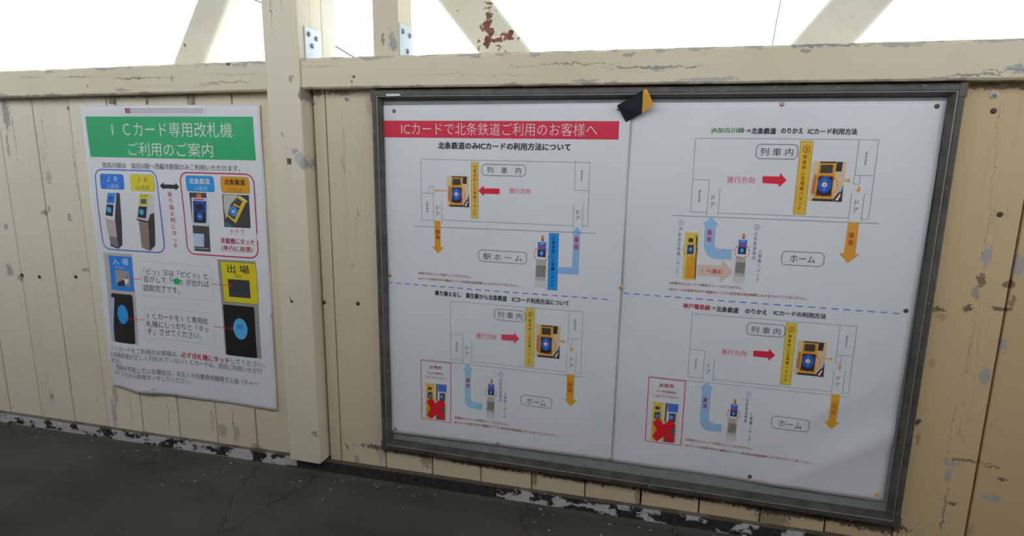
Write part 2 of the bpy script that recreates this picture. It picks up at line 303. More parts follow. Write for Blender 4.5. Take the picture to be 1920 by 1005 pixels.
# ------------------------------------------------------------------ print layout of the three sheets, in mm on the wall (kind, sheet, part, part name, name, layer, ink, geometry)
COLOURS = [
    (0.038,0.456,0.172),
    (0.828,0.84,0.75),
    (0.048,0.044,0.057),
    (0.078,0.191,0.69),
    (0.613,0.039,0.087),
    (0.052,0.153,0.538),
    (0.035,0.212,0.774),
    (0.711,0.828,0.84),
    (0.433,0.64,0.84),
    (0.254,0.225,0.061),
    (0.84,0.71,0.031),
    (0.1,0.092,0.061),
    (0.279,0.234,0.061),
    (0.052,0.234,0.538),
    (0.025,0.364,0.84),
    (0.785,0.84,0.84),
    (0.423,0.729,0.84),
    (0.306,0.172,0.043),
    (0.84,0.367,0.019),
    (0.074,0.039,0.017),
    (0.461,0.191,0.035),
    (0.035,0.035,0.04),
    (0.613,0.048,0.087),
    (0.076,0.059,0.075),
    (0.833,0.84,0.84),
    (0.036,0.266,0.782),
    (0.253,0.566,0.84),
    (0.028,0.141,0.454),
    (0.028,0.036,0.075),
    (0.063,0.451,0.84),
    (0.578,0.488,0.46),
    (0.274,0.228,0.233),
    (0.036,0.03,0.032),
    (0.724,0.692,0.68),
    (0.076,0.053,0.063),
    (0.679,0.625,0.571),
    (0.84,0.73,0.047),
    (0.173,0.141,0.044),
    (0.103,0.141,0.159),
    (0.033,0.036,0.067),
    (0.098,0.482,0.84),
    (0.306,0.242,0.2),
    (0.044,0.036,0.036),
    (0.087,0.075,0.076),
    (0.84,0.259,0.025),
    (0.614,0.689,0.782),
    (0.548,0.134,0.331),
    (0.03,0.071,0.269),
    (0.11,0.236,0.636),
    (0.021,0.027,0.057),
    (0.03,0.032,0.047),
    (0.038,0.163,0.596),
    (0.43,0.636,0.84),
    (0.553,0.658,0.84),
    (0.081,0.075,0.119),
    (0.82,0.762,0.677),
    (0.069,0.066,0.067),
    (0.614,0.587,0.507),
    (0.081,0.179,0.254),
    (0.84,0.539,0.037),
    (0.84,0.825,0.695),
    (0.081,0.064,0.047),
    (0.038,0.044,0.071),
    (0.069,0.302,0.764),
    (0.813,0.84,0.84),
    (0.676,0.053,0.096),
    (0.551,0.525,0.486),
    (0.037,0.264,0.84),
    (0.756,0.84,0.84),
    (0.479,0.742,0.84),
    (0.369,0.353,0.338),
    (0.048,0.045,0.047),
    (0.84,0.84,0.784),
    (0.024,0.023,0.026),
    (0.443,0.567,0.8),
    (0.03,0.357,0.84),
    (0.201,0.576,0.84),
    (0.369,0.36,0.326),
    (0.139,0.148,0.057),
    (0.84,0.69,0.027),
    (0.067,0.062,0.038),
    (0.103,0.095,0.047),
    (0.062,0.067,0.076),
    (0.021,0.019,0.02),
    (0.101,0.516,0.84),
    (0.06,0.296,0.84),
    (0.427,0.416,0.415),
    (0.096,0.092,0.098),
    (0.048,0.484,0.167),
    (0.84,0.021,0.039),
    (0.147,0.148,0.167),
    (0.84,0.037,0.058),
    (0.762,0.032,0.075),
    (0.84,0.707,0.699),
    (0.032,0.032,0.041),
    (0.131,0.135,0.155),
    (0.115,0.122,0.142),
    (0.1,0.107,0.126),
    (0.074,0.078,0.095),
    (0.23,0.162,0.053),
    (0.84,0.565,0.089),
    (0.84,0.141,0.025),
    (0.078,0.083,0.111),
    (0.052,0.056,0.071),
    (0.84,0.029,0.061),
    (0.744,0.064,0.106),
    (0.84,0.42,0.105),
    (0.84,0.617,0.367),
    (0.053,0.046,0.039),
    (0.117,0.075,0.045),
    (0.509,0.242,0.114),
    (0.84,0.407,0.033),
    (0.08,0.066,0.054),
    (0.035,0.03,0.045),
    (0.039,0.131,0.533),
    (0.84,0.818,0.776),
    (0.762,0.07,0.087),
    (0.163,0.404,0.84),
    (0.08,0.041,0.037),
    (0.84,0.84,0.812),
    (0.292,0.509,0.84),
    (0.075,0.05,0.033),
    (0.84,0.085,0.048),
    (0.84,0.369,0.024),
    (0.84,0.153,0.026),
    (0.102,0.106,0.141),
    (0.068,0.072,0.09),
    (0.771,0.808,0.84),
    (0.84,0.293,0.069),
    (0.164,0.091,0.082),
    (0.06,0.184,0.67),
    (0.265,0.479,0.84),
    (0.623,0.056,0.13),
    (0.034,0.04,0.072),
    (0.109,0.368,0.84),
    (0.536,0.511,0.463),
    (0.283,0.262,0.237),
    (0.699,0.692,0.67),
    (0.821,0.072,0.09),
    (0.321,0.537,0.84),
    (0.84,0.046,0.15),
    (0.056,0.176,0.46),
    (0.02,0.349,0.84),
    (0.017,0.057,0.248),
    (0.8,0.088,0.114),
    (0.102,0.258,0.751),
    (0.045,0.045,0.056),
    (0.237,0.25,0.281),
    (0.269,0.276,0.307),
    (0.181,0.199,0.228),
    (0.134,0.145,0.172),
    (0.142,0.154,0.201),
    (0.094,0.104,0.129),
    (0.507,0.345,0.113),
    (0.84,0.622,0.11),
    (0.84,0.188,0.042),
    (0.84,0.099,0.147),
    (0.84,0.084,0.142),
    (0.84,0.471,0.069),
    (0.84,0.384,0.032),
    (0.84,0.177,0.036),
    (0.34,0.664,0.84),
    (0.237,0.399,0.766),
    (0.84,0.05,0.173),
    (0.161,0.215,0.472),
    (0.84,0.044,0.098),
    (0.84,0.049,0.096),
    (0.84,0.084,0.126),
    (0.84,0.708,0.388),
    (0.84,0.577,0.082),
    (0.094,0.073,0.065),
    (0.078,0.073,0.131),
    (0.217,0.325,0.84),
    (0.84,0.72,0.392),
    (0.078,0.089,0.253),
    (0.078,0.212,0.67),
    (0.762,0.84,0.84),
    (0.078,0.089,0.189),
    (0.248,0.322,0.84),
    (0.84,0.392,0.024),
    (0.125,0.118,0.152),
    (0.84,0.02,0.041),
    (0.84,0.09,0.128),
    (0.109,0.39,0.097),
    (0.036,0.037,0.048),
    (0.136,0.143,0.168),
    (0.153,0.157,0.183),
    (0.103,0.113,0.136),
    (0.076,0.083,0.103),
    (0.081,0.088,0.12),
    (0.054,0.059,0.077),
    (0.29,0.197,0.057),
    (0.84,0.529,0.046),
    (0.84,0.138,0.022),
    (0.79,0.048,0.103),
    (0.84,0.027,0.065),
    (0.84,0.432,0.067),
    (0.84,0.391,0.053),
    (0.84,0.155,0.044),
    (0.346,0.594,0.84),
    (0.171,0.296,0.615),
    (0.84,0.05,0.184),
    (0.116,0.16,0.379),
    (0.193,0.24,0.414),
    (0.84,0.665,0.2),
    (0.84,0.6,0.073),
    (0.128,0.078,0.042),
    (0.055,0.047,0.042),
    (0.045,0.065,0.142),
    (0.141,0.382,0.84),
    (0.84,0.39,0.029),
    (0.84,0.081,0.078),
    (0.84,0.6,0.486),
    (0.508,0.35,0.337),
    (0.453,0.441,0.81),
    (0.84,0.049,0.08),
    (0.102,0.114,0.162),
    (0.068,0.077,0.103),
    (0.84,0.069,0.133),
    (0.102,0.271,0.831),
    (0.84,0.036,0.09),
    (0.09,0.098,0.125),
    (0.061,0.067,0.089),
    (0.21,0.236,0.289),
    (0.305,0.328,0.384),
    (0.161,0.187,0.235),
    (0.119,0.136,0.177),
    (0.126,0.145,0.207),
    (0.084,0.098,0.133),
    (0.45,0.325,0.099),
    (0.84,0.633,0.07),
    (0.84,0.165,0.035),
    (0.84,0.157,0.026),
    (0.84,0.057,0.128),
    (0.84,0.031,0.083),
    (0.84,0.488,0.082),
    (0.84,0.456,0.082),
    (0.84,0.045,0.117),
    (0.84,0.053,0.112),
    (0.84,0.095,0.164),
    (0.378,0.588,0.84),
    (0.215,0.398,0.84),
    (0.84,0.056,0.222),
    (0.183,0.269,0.673),
    (0.206,0.269,0.581),
    (0.162,0.192,0.287),
    (0.107,0.13,0.184),
    (0.84,0.442,0.032),
    (0.84,0.165,0.039),
    (0.84,0.062,0.123),
]
PRINT = [
    ('r',0,1,'title_banner','banner_field',1,0,-920.4,-133.7,-368.8,-21.4,0,0),
    ('t',0,1,'title_banner','lettering',2,1,' I  Ｃカード専用改札機',-635.0,-55.9,398.6,38.8,-0.3),
    ('t',0,1,'title_banner','lettering',2,1,'ご利用のご案内',-642.5,-109.3,284.2,36.9,-0.3),
    ('t',0,0,'','lettering',2,2,'加古川線は\u3000加古川駅〜西脇市駅間のみご利用いただけます。',-651.9,-155.6,462.0,16.1,0),
    ('r',0,2,'entry_group','blue_border',1,3,-911.5,-400.1,-694.6,-168.6,24,3.6),
    ('r',0,3,'transfer_group','red_border',1,4,-613.5,-396.1,-381.8,-170.2,24,3.6),
    ('r',0,4,'entry_tag','tag_field',1,5,-895.0,-223.8,-811.6,-180.4,7,0),
    ('r',0,4,'entry_tag','panel_face',1.4,6,-894.3,-223.1,-812.3,-181.1,7,0),
    ('t',0,4,'entry_tag','lettering',2,7,'Ｊ Ｒ',-852.4,-194.6,38.2,14.5,0),
    ('t',0,4,'entry_tag','lettering',2,8,'入場用',-853.2,-215.1,43.0,13.6,0),
    ('r',0,5,'exit_tag','tag_field',1,9,-788.5,-225.9,-704.9,-179.5,7,0),
    ('r',0,5,'exit_tag','panel_face',1.4,10,-787.8,-225.2,-705.6,-180.2,7,0),
    ('t',0,5,'exit_tag','lettering',2,11,'Ｊ Ｒ',-745.7,-193.3,37.1,14.2,0),
    ('t',0,5,'exit_tag','lettering',2,12,'出場用',-747.8,-215.8,44.4,13.4,0),
    ('r',0,6,'entry_tag','tag_field',1,13,-595.6,-221.0,-505.7,-177.9,7,0),
    ('r',0,6,'entry_tag','panel_face',1.4,14,-594.9,-220.3,-506.4,-178.6,7,0),
    ('t',0,6,'entry_tag','lettering',2,15,'北条鉄道',-551.1,-192.7,66.1,16.4,1),
    ('t',0,6,'entry_tag','lettering',2,16,'入場用',-550.3,-211.4,43.3,13.0,0),
    ('r',0,7,'exit_tag','tag_field',1,17,-484.8,-222.0,-396.3,-177.9,7,0),
    ('r',0,7,'exit_tag','panel_face',1.4,18,-484.1,-221.3,-397.0,-178.6,7,0),
    ('t',0,7,'exit_tag','lettering',2,19,'北条鉄道',-441.3,-192.4,64.4,16.1,1),
    ('t',0,7,'exit_tag','lettering',2,20,'出場用',-441.8,-213.7,43.9,12.8,0),
    ('p',0,0,'','double_arrow',1,21,[(-686.5,-208.7),(-671.2,-198.6),(-671.9,-204.7),(-632.1,-204.5),(-631.4,-198.8),(-619.4,-209.8),(-634.0,-220.7),(-633.4,-215.9),(-673.2,-215.8),(-673.8,-220.2)]),
    ('t',0,0,'','lettering',2,22,'乗\nり\n換\nえ\n時\nに\nタ\nッ\nチ',-654.4,-303.7,17.5,159.6,0),
    ('p',0,8,'entry_machine_picture','machine_side',1,23,[(-841.4,-231.8),(-829.7,-235.1),(-834.7,-318.2),(-842.2,-384.3),(-857.2,-396.4),(-857.4,-311.8)]),
    ('p',0,8,'entry_machine_picture','machine_head',1.3,24,[(-872.0,-232.3),(-840.8,-231.8),(-857.7,-311.3),(-893.7,-306.0)]),
    ('p',0,8,'entry_machine_picture','blue_panel',1.6,25,[(-871.7,-234.5),(-843.1,-233.6),(-852.0,-263.8),(-879.7,-264.0)]),
    ('t',0,8,'entry_machine_picture','lettering',1.9,26,'入 場',-858.7,-239.2,19.3,6.3,0),
    ('p',0,8,'entry_machine_picture','machine_screen',1.9,27,[(-869.2,-244.9),(-853.9,-244.8),(-856.5,-256.6),(-872.5,-256.7)]),
    ('p',0,8,'entry_machine_picture','reader_pad',1.6,28,[(-879.3,-267.2),(-855.1,-268.0),(-863.1,-302.2),(-888.1,-299.5)]),
    ('e',0,8,'entry_machine_picture','touch_mark',1.9,29,-873.2,-282.9,8.0,8.4,0,0),
    ('p',0,8,'entry_machine_picture','steel_body',1.3,30,[(-890.9,-308.3),(-856.2,-314.2),(-858.6,-395.3),(-884.4,-386.6)]),
    ('p',0,8,'entry_machine_picture','steel_shade',1.6,31,[(-885.2,-360.3),(-857.0,-362.6),(-857.6,-395.2),(-884.5,-387.4)]),
    ('p',0,8,'entry_machine_picture','machine_base',1.9,32,[(-884.2,-385.4),(-856.7,-392.9),(-857.2,-396.9),(-884.8,-389.7)]),
    ('p',0,9,'exit_machine_picture','machine_side',1,33,[(-727.9,-232.2),(-713.4,-233.7),(-717.2,-287.6),(-734.7,-308.8)]),
    ('p',0,9,'exit_machine_picture','machine_side',1.2,34,[(-732.4,-290.6),(-717.7,-286.4),(-726.8,-380.4),(-747.5,-397.7),(-743.5,-312.9)]),
    ('p',0,9,'exit_machine_picture','machine_head',1.4,35,[(-760.5,-233.5),(-726.4,-232.2),(-743.2,-310.4),(-781.5,-306.0)]),
    ('p',0,9,'exit_machine_picture','yellow_panel',1.6,36,[(-760.3,-236.4),(-727.6,-234.6),(-736.7,-266.7),(-767.9,-266.7)]),
    ('t',0,9,'exit_machine_picture','lettering',1.9,37,'出 場',-746.2,-240.2,21.6,6.2,0),
    ('p',0,9,'exit_machine_picture','machine_screen',1.9,38,[(-757.9,-247.6),(-738.1,-247.6),(-741.1,-262.1),(-760.4,-261.6)]),
    ('p',0,9,'exit_machine_picture','reader_pad',1.7,39,[(-767.6,-269.1),(-740.0,-269.2),(-748.9,-303.4),(-776.3,-300.9)]),
    ('e',0,9,'exit_machine_picture','touch_mark',2,40,-760.8,-285.3,7.5,8.5,0,0),
    ('p',0,9,'exit_machine_picture','steel_body',1.4,41,[(-775.2,-310.6),(-742.9,-315.3),(-747.5,-397.2),(-774.9,-388.1)]),
    ('p',0,9,'exit_machine_picture','machine_lip',1.8,42,[(-781.4,-305.3),(-742.4,-311.1),(-743.8,-315.3),(-781.9,-309.0)]),
    ('r',0,10,'station_reader_picture','photo_ground',1,43,-588.8,-386.6,-533.5,-224.0,0,0),
    ('p',0,10,'station_reader_picture','orange_patch',1.2,44,[(-565.5,-227.7),(-550.5,-226.7),(-550.2,-237.3),(-565.2,-237.8)]),
    ('p',0,10,'station_reader_picture','reader_case',1.4,45,[(-582.8,-237.3),(-530.1,-237.7),(-534.5,-316.0),(-589.0,-315.1)]),
    ('p',0,10,'station_reader_picture','pink_strip',1.6,46,[(-576.3,-240.4),(-542.5,-240.4),(-542.9,-244.9),(-576.8,-245.0)]),
    ('p',0,10,'station_reader_picture','blue_panel',1.6,47,[(-579.2,-246.6),(-535.9,-246.9),(-538.8,-275.9),(-581.0,-276.2)]),
    ('t',0,10,'station_reader_picture','lettering',2.2,48,'入 場',-557.1,-250.8,24.4,5.0,0),
    ('p',0,10,'station_reader_picture','reader_screen',1.8,49,[(-569.9,-256.7),(-546.8,-256.3),(-549.0,-270.0),(-571.9,-269.9)]),
    ('p',0,10,'station_reader_picture','reader_pad',1.8,50,[(-580.1,-275.7),(-538.9,-276.3),(-542.0,-307.2),(-583.0,-307.4)]),
    ('e',0,10,'station_reader_picture','touch_mark',2.1,51,-561.1,-289.1,10.4,11.0,0,0),
    ('e',0,10,'station_reader_picture','mark_centre',2.4,52,-561.1,-289.1,3.0,2.7,0,0),
    ('p',0,10,'station_reader_picture','notice_slip',1.6,53,[(-587.6,-337.6),(-551.9,-337.4),(-554.3,-374.1),(-590.2,-374.2)]),
    ('t',0,10,'station_reader_picture','lettering',2,54,'北\n条\n鉄\n道',-558.4,-352.2,3.9,15.1,0),
    ('p',0,10,'station_reader_picture','pale_edge',1.6,55,[(-590.6,-378.5),(-538.8,-377.6),(-539.0,-379.0),(-590.8,-379.9)]),
    ('r',0,11,'onboard_reader_picture','photo_ground',1,56,-483.9,-314.8,-400.5,-225.8,0,0),
    ('p',0,11,'onboard_reader_picture','pale_seat',1.2,57,[(-480.6,-227.6),(-433.9,-226.9),(-459.8,-253.1),(-477.4,-294.1),(-481.3,-262.8)]),
    ('p',0,11,'onboard_reader_picture','teal_patch',1.2,58,[(-478.8,-300.9),(-454.6,-311.1),(-462.8,-314.2),(-481.8,-312.8)]),
    ('p',0,11,'onboard_reader_picture','reader_case',1.5,59,[(-435.4,-228.9),(-409.4,-243.5),(-446.5,-303.5),(-472.8,-284.4)]),
    ('p',0,11,'onboard_reader_picture','pale_edge',1.8,60,[(-434.2,-229.8),(-406.9,-244.9),(-404.7,-242.6),(-428.3,-228.7)]),
    ('p',0,11,'onboard_reader_picture','reader_screen',1.8,61,[(-437.2,-234.5),(-421.8,-242.8),(-430.9,-257.5),(-449.0,-249.3)]),
    ('p',0,11,'onboard_reader_picture','reader_pad',1.8,62,[(-453.3,-253.9),(-431.2,-260.9),(-450.3,-293.4),(-469.0,-281.4)]),
    ('e',0,11,'onboard_reader_picture','touch_mark',2.1,63,-451.7,-270.6,12.6,14.4,0,0),
    ('e',0,11,'onboard_reader_picture','mark_centre',2.4,64,-451.7,-271.3,3.7,3.6,0,0),
    ('l',0,12,'up_arrow','arrow_shaft',1,65,[(-462.6,-335.9),(-461.3,-321.4)],1.1),
    ('l',0,12,'up_arrow','arrow_head',1,65,[(-468.3,-328.0),(-461.3,-321.1),(-455.5,-327.9)],1.1),
    ('l',0,13,'up_arrow','arrow_shaft',1,65,[(-445.6,-335.1),(-444.3,-320.5)],1.1),
    ('l',0,13,'up_arrow','arrow_head',1,65,[(-451.3,-327.2),(-444.3,-320.3),(-438.6,-327.0)],1.1),
    ('l',0,14,'up_arrow','arrow_shaft',1,65,[(-427.6,-334.2),(-426.4,-319.7)],1.1),
    ('l',0,14,'up_arrow','arrow_head',1,65,[(-433.2,-326.3),(-426.3,-319.4),(-420.6,-326.1)],1.1),
    ('t',0,0,'','lettering',2,65,'車載機にタッチ',-444.5,-352.0,106.7,15.1,0.4),
    ('l',0,0,'','underline',1,65,[(-499.7,-360.3),(-391.0,-358.9)],0.8),
    ('t',0,0,'','lettering',2,65,'(車内に設置)',-447.3,-373.4,98.3,15.6,0.4),
    ('l',0,0,'','underline',1,65,[(-498.5,-381.4),(-398.0,-380.6)],0.8),
    ('r',0,15,'entry_panel_picture','photo_ground',1,66,-915.8,-681.9,-812.5,-410.2,0,0),
    ('r',0,15,'entry_panel_picture','blue_panel',1.3,67,-897.4,-521.7,-813.6,-418.3,0,0),
    ('t',0,15,'entry_panel_picture','lettering',1.8,68,'入 場',-855.9,-434.6,57.3,20.5,0),
    ('t',0,15,'entry_panel_picture','lettering',1.8,69,'Entrance',-858.5,-451.5,33.1,7.2,0),
    ('r',0,15,'entry_panel_picture','panel_screen',1.6,70,-878.4,-507.5,-827.5,-460.4,0,0),
    ('p',0,15,'entry_panel_picture','screen_shadow',1.9,71,[(-872.1,-497.0),(-847.0,-487.5),(-844.7,-506.9),(-873.7,-508.0)]),
    ('p',0,15,'entry_panel_picture','screen_glare',1.9,72,[(-847.7,-483.5),(-830.4,-484.3),(-831.7,-494.1),(-844.1,-502.7)]),
    ('r',0,15,'entry_panel_picture','reader_pad',1.3,73,-901.6,-680.8,-822.0,-531.8,6,0),
    ('p',0,15,'entry_panel_picture','pale_edge',1.6,74,[(-900.2,-543.2),(-889.1,-545.0),(-905.6,-660.1),(-913.0,-658.2)]),
    ('e',0,15,'entry_panel_picture','touch_mark',1.7,75,-862.4,-593.6,19.8,29.4,0,0),
    ('t',0,15,'entry_panel_picture','lettering',2.2,76,'タッチ',-861.6,-588.0,19.0,4.8,0),
    ('r',0,16,'exit_panel_picture','photo_ground',1,77,-513.7,-683.6,-393.2,-405.5,0,0),
    ('r',0,16,'exit_panel_picture','yellow_panel',1.2,78,-504.6,-527.1,-392.2,-410.7,0,0),
    ('r',0,16,'exit_panel_picture','panel_face',1.6,79,-503.5,-526.0,-393.3,-411.8,0,0),
    ('t',0,16,'exit_panel_picture','lettering',2.2,80,'出 場',-449.1,-430.3,69.0,24.1,0.4),
    ('t',0,16,'exit_panel_picture','lettering',2.2,81,'Exit',-449.0,-449.0,19.5,10.6,0),
    ('r',0,16,'exit_panel_picture','panel_screen',2,82,-485.1,-511.1,-416.5,-460.1,0,0),
    ('r',0,16,'exit_panel_picture','reader_pad',1.4,83,-509.5,-684.1,-407.0,-535.2,6,0),
    ('e',0,16,'exit_panel_picture','touch_mark',1.8,84,-456.0,-602.3,23.7,30.8,0,0),
    ('r',0,16,'exit_panel_picture','mark_centre',2.1,85,-467.9,-603.2,-446.5,-589.9,0,0),
    ('r',0,17,'callout_box','box_outline',1,86,-785.6,-529.5,-539.3,-428.9,0,0.6),
    ('t',0,17,'callout_box','lettering',2,87,'「ピッ」又は「ピピッ」と',-663.1,-457.1,224.0,19.0,0),
    ('t',0,17,'callout_box','lettering',2,87,'音がして「\u3000 」が出れば',-663.2,-480.0,228.1,20.1,0),
    ('p',0,17,'callout_box','green_arrow',2,88,[(-659.7,-469.4),(-639.0,-478.9),(-650.9,-479.7),(-651.9,-488.8),(-672.1,-489.2),(-671.0,-480.2),(-681.6,-479.4)]),
    ('t',0,17,'callout_box','lettering',2,87,'読取完了です。',-717.7,-506.6,125.3,20.4,0),
    ('r',0,18,'callout_box','box_outline',1,86,-787.7,-660.1,-545.1,-566.2,0,0.6),
    ('t',0,18,'callout_box','lettering',2,87,' I  Ｃカードを I  Ｃ専用改',-671.8,-591.4,208.7,19.7,0),
    ('t',0,18,'callout_box','lettering',2,87,'札機にしっかりと「タッ',-674.3,-615.2,214.7,19.8,0),
    ('t',0,18,'callout_box','lettering',2,87,'チ」させてください。',-687.9,-638.5,184.3,19.9,0),
    ('l',0,19,'red_pointer','pointer_shaft',3.4,89,[(-784.6,-482.1),(-841.1,-482.1)],1.5),
    ('l',0,19,'red_pointer','pointer_head',3.4,89,[(-833.3,-477.1),(-841.1,-482.1),(-833.3,-487.1)],1.5),
    ('l',0,20,'red_pointer','pointer_shaft',3.4,89,[(-540.7,-478.3),(-474.1,-478.3)],1.5),
    ('l',0,20,'red_pointer','pointer_head',3.4,89,[(-481.9,-473.3),(-474.1,-478.3),(-481.9,-483.3)],1.5),
    ('l',0,21,'red_pointer','pointer_shaft',3.4,89,[(-789.3,-604.4),(-847.4,-604.4)],1.5),
    ('l',0,21,'red_pointer','pointer_head',3.4,89,[(-839.6,-599.4),(-847.4,-604.4),(-839.6,-609.4)],1.5),
    ('l',0,22,'red_pointer','pointer_shaft',3.4,89,[(-544.0,-603.7),(-479.8,-603.7)],1.5),
    ('l',0,22,'red_pointer','pointer_head',3.4,89,[(-487.6,-598.7),(-479.8,-603.7),(-487.6,-608.7)],1.5),
    ('t',0,0,'','lettering',2,90,' I  Ｃカードをご利用のお客様は、',-800.0,-701.6,234.6,16.9,0),
    ('t',0,0,'','lettering',2,91,'必ず改札機にタッチ',-586.7,-701.6,170.2,19.2,0.3),
    ('t',0,0,'','lettering',2,90,'してください。',-439.5,-701.6,110.5,16.9,0),
    ('t',0,0,'','lettering',2,90,'入出場処理が正しく行われていない I  Ｃカードは、次回ご利用いただけ',-662.2,-721.7,536.1,16.9,0),
    ('t',0,0,'','lettering',2,90,'ません。',-904.9,-741.9,46.5,14.9,0),
    ('t',0,0,'','lettering',2,90,'残高が不足している場合は、お近くの自動券売機等で入金（チャー',-660.6,-762.1,498.6,18.1,0),
    ('t',0,0,'','lettering',2,90,'ジ）してから再度タッチしてください。',-783.6,-782.2,277.9,16.9,0),
    ('r',1,23,'title_banner','banner_field',1,92,4.7,-70.8,573.5,-31.2,0,0),
    ('t',1,23,'title_banner','lettering',2,93,'ICカードで北条鉄道ご利用のお客様へ',289.1,-49.9,473.8,28.7,-0.4),
    ('t',1,0,'','lettering',2,94,'北条鉄道のみICカードの利用方法について',307.4,-88.5,320.3,17.0,1),
    ('l',1,24,'train_diagram','diagram_line',1,95,[(102.5,-269.1),(102.5,-121.7),(512.1,-121.7),(512.1,-265.4)],0.85),
    ('l',1,24,'train_diagram','diagram_line',1,95,[(101.8,-268.9),(133.6,-268.9)],0.85),
    ('l',1,24,'train_diagram','diagram_line',1,95,[(155.3,-266.7),(478.4,-266.7)],0.85),
    ('l',1,24,'train_diagram','diagram_line',1,95,[(499.6,-265.5),(511.1,-265.5)],0.85),
    ('l',1,24,'train_diagram','diagram_line',1,95,[(479.2,-118.6),(479.2,-184.5),(510.5,-184.5)],0.85),
    ('l',1,24,'train_diagram','diagram_line',1,95,[(103.6,-203.4),(134.4,-203.4)],0.85),
    ('l',1,24,'train_diagram','diagram_line',1,95,[(133.9,-202.9),(133.9,-277.2)],0.85),
    ('l',1,24,'train_diagram','diagram_line',1,95,[(123.0,-203.3),(123.0,-186.5),(134.6,-186.5),(134.6,-202.9)],0.85),
    ('l',1,24,'train_diagram','diagram_line',1,95,[(155.5,-218.9),(155.5,-276.2)],0.85),
    ('l',1,24,'train_diagram','diagram_line',1,95,[(478.2,-216.9),(478.2,-272.7)],0.85),
    ('l',1,24,'train_diagram','diagram_line',1,95,[(499.7,-216.1),(499.7,-274.9)],0.85),
    ('l',1,24,'train_diagram','platform_edge',1,96,[(81.9,-285.4),(531.4,-281.4)],1.1),
    ('t',1,24,'train_diagram','lettering',2,97,'乗\n務\n員\n室',494.7,-151.0,4.7,25.4,0),
    ('t',1,24,'train_diagram','lettering',2,97,'乗\n務\n員\n室',117.7,-236.3,5.5,25.4,0),
    ('t',1,24,'train_diagram','lettering',2,98,'ド\nア',144.7,-245.0,11.6,24.7,0),
    ('t',1,24,'train_diagram','lettering',2,98,'ド\nア',488.5,-241.6,10.9,24.8,0),
    ('r',1,25,'yellow_strip','strip_field',1,99,231.1,-259.5,249.0,-125.7,0,0),
    ('r',1,25,'yellow_strip','panel_face',1.4,100,231.9,-258.7,248.2,-126.5,0,0),
    ('t',1,25,'yellow_strip','lettering',2,101,'②\n降\n車\n時\nに\n出\n場\n機\nへ\nタ\nッ\nチ',240.2,-193.1,7.6,120.6,0.6),
    ('r',1,26,'place_label','label_outline',1,102,257.7,-156.2,363.9,-130.4,9,1.3),
    ('t',1,26,'place_label','lettering',2,103,'列\u3000車\u3000内',311.8,-143.7,82.3,15.3,0),
    ('p',1,0,'','direction_arrow',1,104,[(249.2,-192.6),(262.6,-179.8),(262.7,-186.6),(301.3,-186.1),(301.4,-199.4),(262.7,-199.7),(262.7,-205.9)]),
    ('t',1,0,'','lettering',2,105,'進行方向',349.8,-190.4,51.0,12.8,0),
    ('p',1,0,'','orange_arrow',1,106,[(168.5,-194.1),(144.6,-194.2),(144.6,-191.6),(136.3,-195.5),(144.5,-199.2),(144.6,-196.6),(168.5,-196.8)]),
    ('p',1,27,'reader_picture','photo_ground',1.0,107,[(170.1,-159.7),(226.1,-159.7),(226.1,-233.4),(170.1,-233.4)]),
    ('p',1,27,'reader_picture','dark_patch',1.22,108,[(210.2,-160.4),(220.5,-160.3),(219.7,-177.7),(209.9,-177.9)]),
    ('p',1,27,'reader_picture','dark_patch',1.44,109,[(182.1,-160.0),(209.4,-159.7),(209.5,-163.2),(182.1,-163.6)]),
    ('p',1,27,'reader_picture','shade_patch',1.66,110,[(174.8,-182.5),(179.1,-185.4),(177.9,-221.7),(173.0,-218.7)]),
    ('p',1,27,'reader_picture','reader_case',1.88,111,[(182.1,-163.3),(209.1,-163.1),(209.6,-227.4),(177.8,-227.1),(179.6,-185.4)]),
    ('p',1,27,'reader_picture','reader_screen',2.1,112,[(184.5,-165.9),(204.6,-165.7),(204.7,-181.1),(184.0,-181.2)]),
    ('p',1,27,'reader_picture','reader_pad',2.32,113,[(182.5,-186.8),(207.2,-187.0),(207.1,-223.6),(181.6,-223.2)]),
    ('e',1,27,'reader_picture','touch_mark',2.54,114,194.2,-202.4,11.8,14.9,0,0),
    ('e',1,27,'reader_picture','mark_centre',2.76,115,193.9,-202.4,4.7,4.4,0,0),
    ('e',1,27,'reader_picture','mark_dot',2.98,116,194.2,-202.7,1.8,1.4,0,0),
    ('p',1,27,'reader_picture','mark_letters',3.2,117,[(191.8,-193.2),(195.8,-193.1),(195.8,-195.5),(191.8,-195.6)]),
    ('p',1,27,'reader_picture','mark_letters',3.42,117,[(192.1,-209.3),(196.0,-209.2),(196.0,-212.2),(192.1,-212.3)]),
    ('p',1,27,'reader_picture','dark_patch',3.64,118,[(211.6,-227.8),(219.8,-214.9),(225.4,-203.3),(226.1,-233.1),(213.3,-232.8)]),
    ('p',1,27,'reader_picture','pale_strap',3.86,119,[(214.9,-229.6),(221.4,-217.9),(223.1,-220.2),(219.1,-231.1)]),
    ('p',1,27,'reader_picture','blue_strap',4.08,120,[(218.9,-213.4),(224.6,-203.3),(224.3,-210.2),(221.4,-216.4)]),
    ('p',1,27,'reader_picture','dark_patch',4.3,121,[(176.2,-228.2),(211.6,-228.3),(211.6,-232.8),(175.4,-232.5)]),
    ('e',1,27,'reader_picture','dashed_ring',4.52,122,195.0,-204.3,21.0,19.6,18,1.4),
    ('p',1,28,'alight_arrow','arrow_body',1,123,[(136.3,-269.5),(151.8,-269.8),(150.4,-334.5),(159.2,-334.0),(143.5,-351.0),(127.7,-333.9),(135.5,-333.8)]),
    ('t',1,28,'alight_arrow','lettering',2,124,'降\n車',144.0,-303.7,11.5,24.8,0.6),
    ('r',1,29,'place_label','label_outline',1,125,249.4,-363.2,369.8,-335.1,9,1.3),
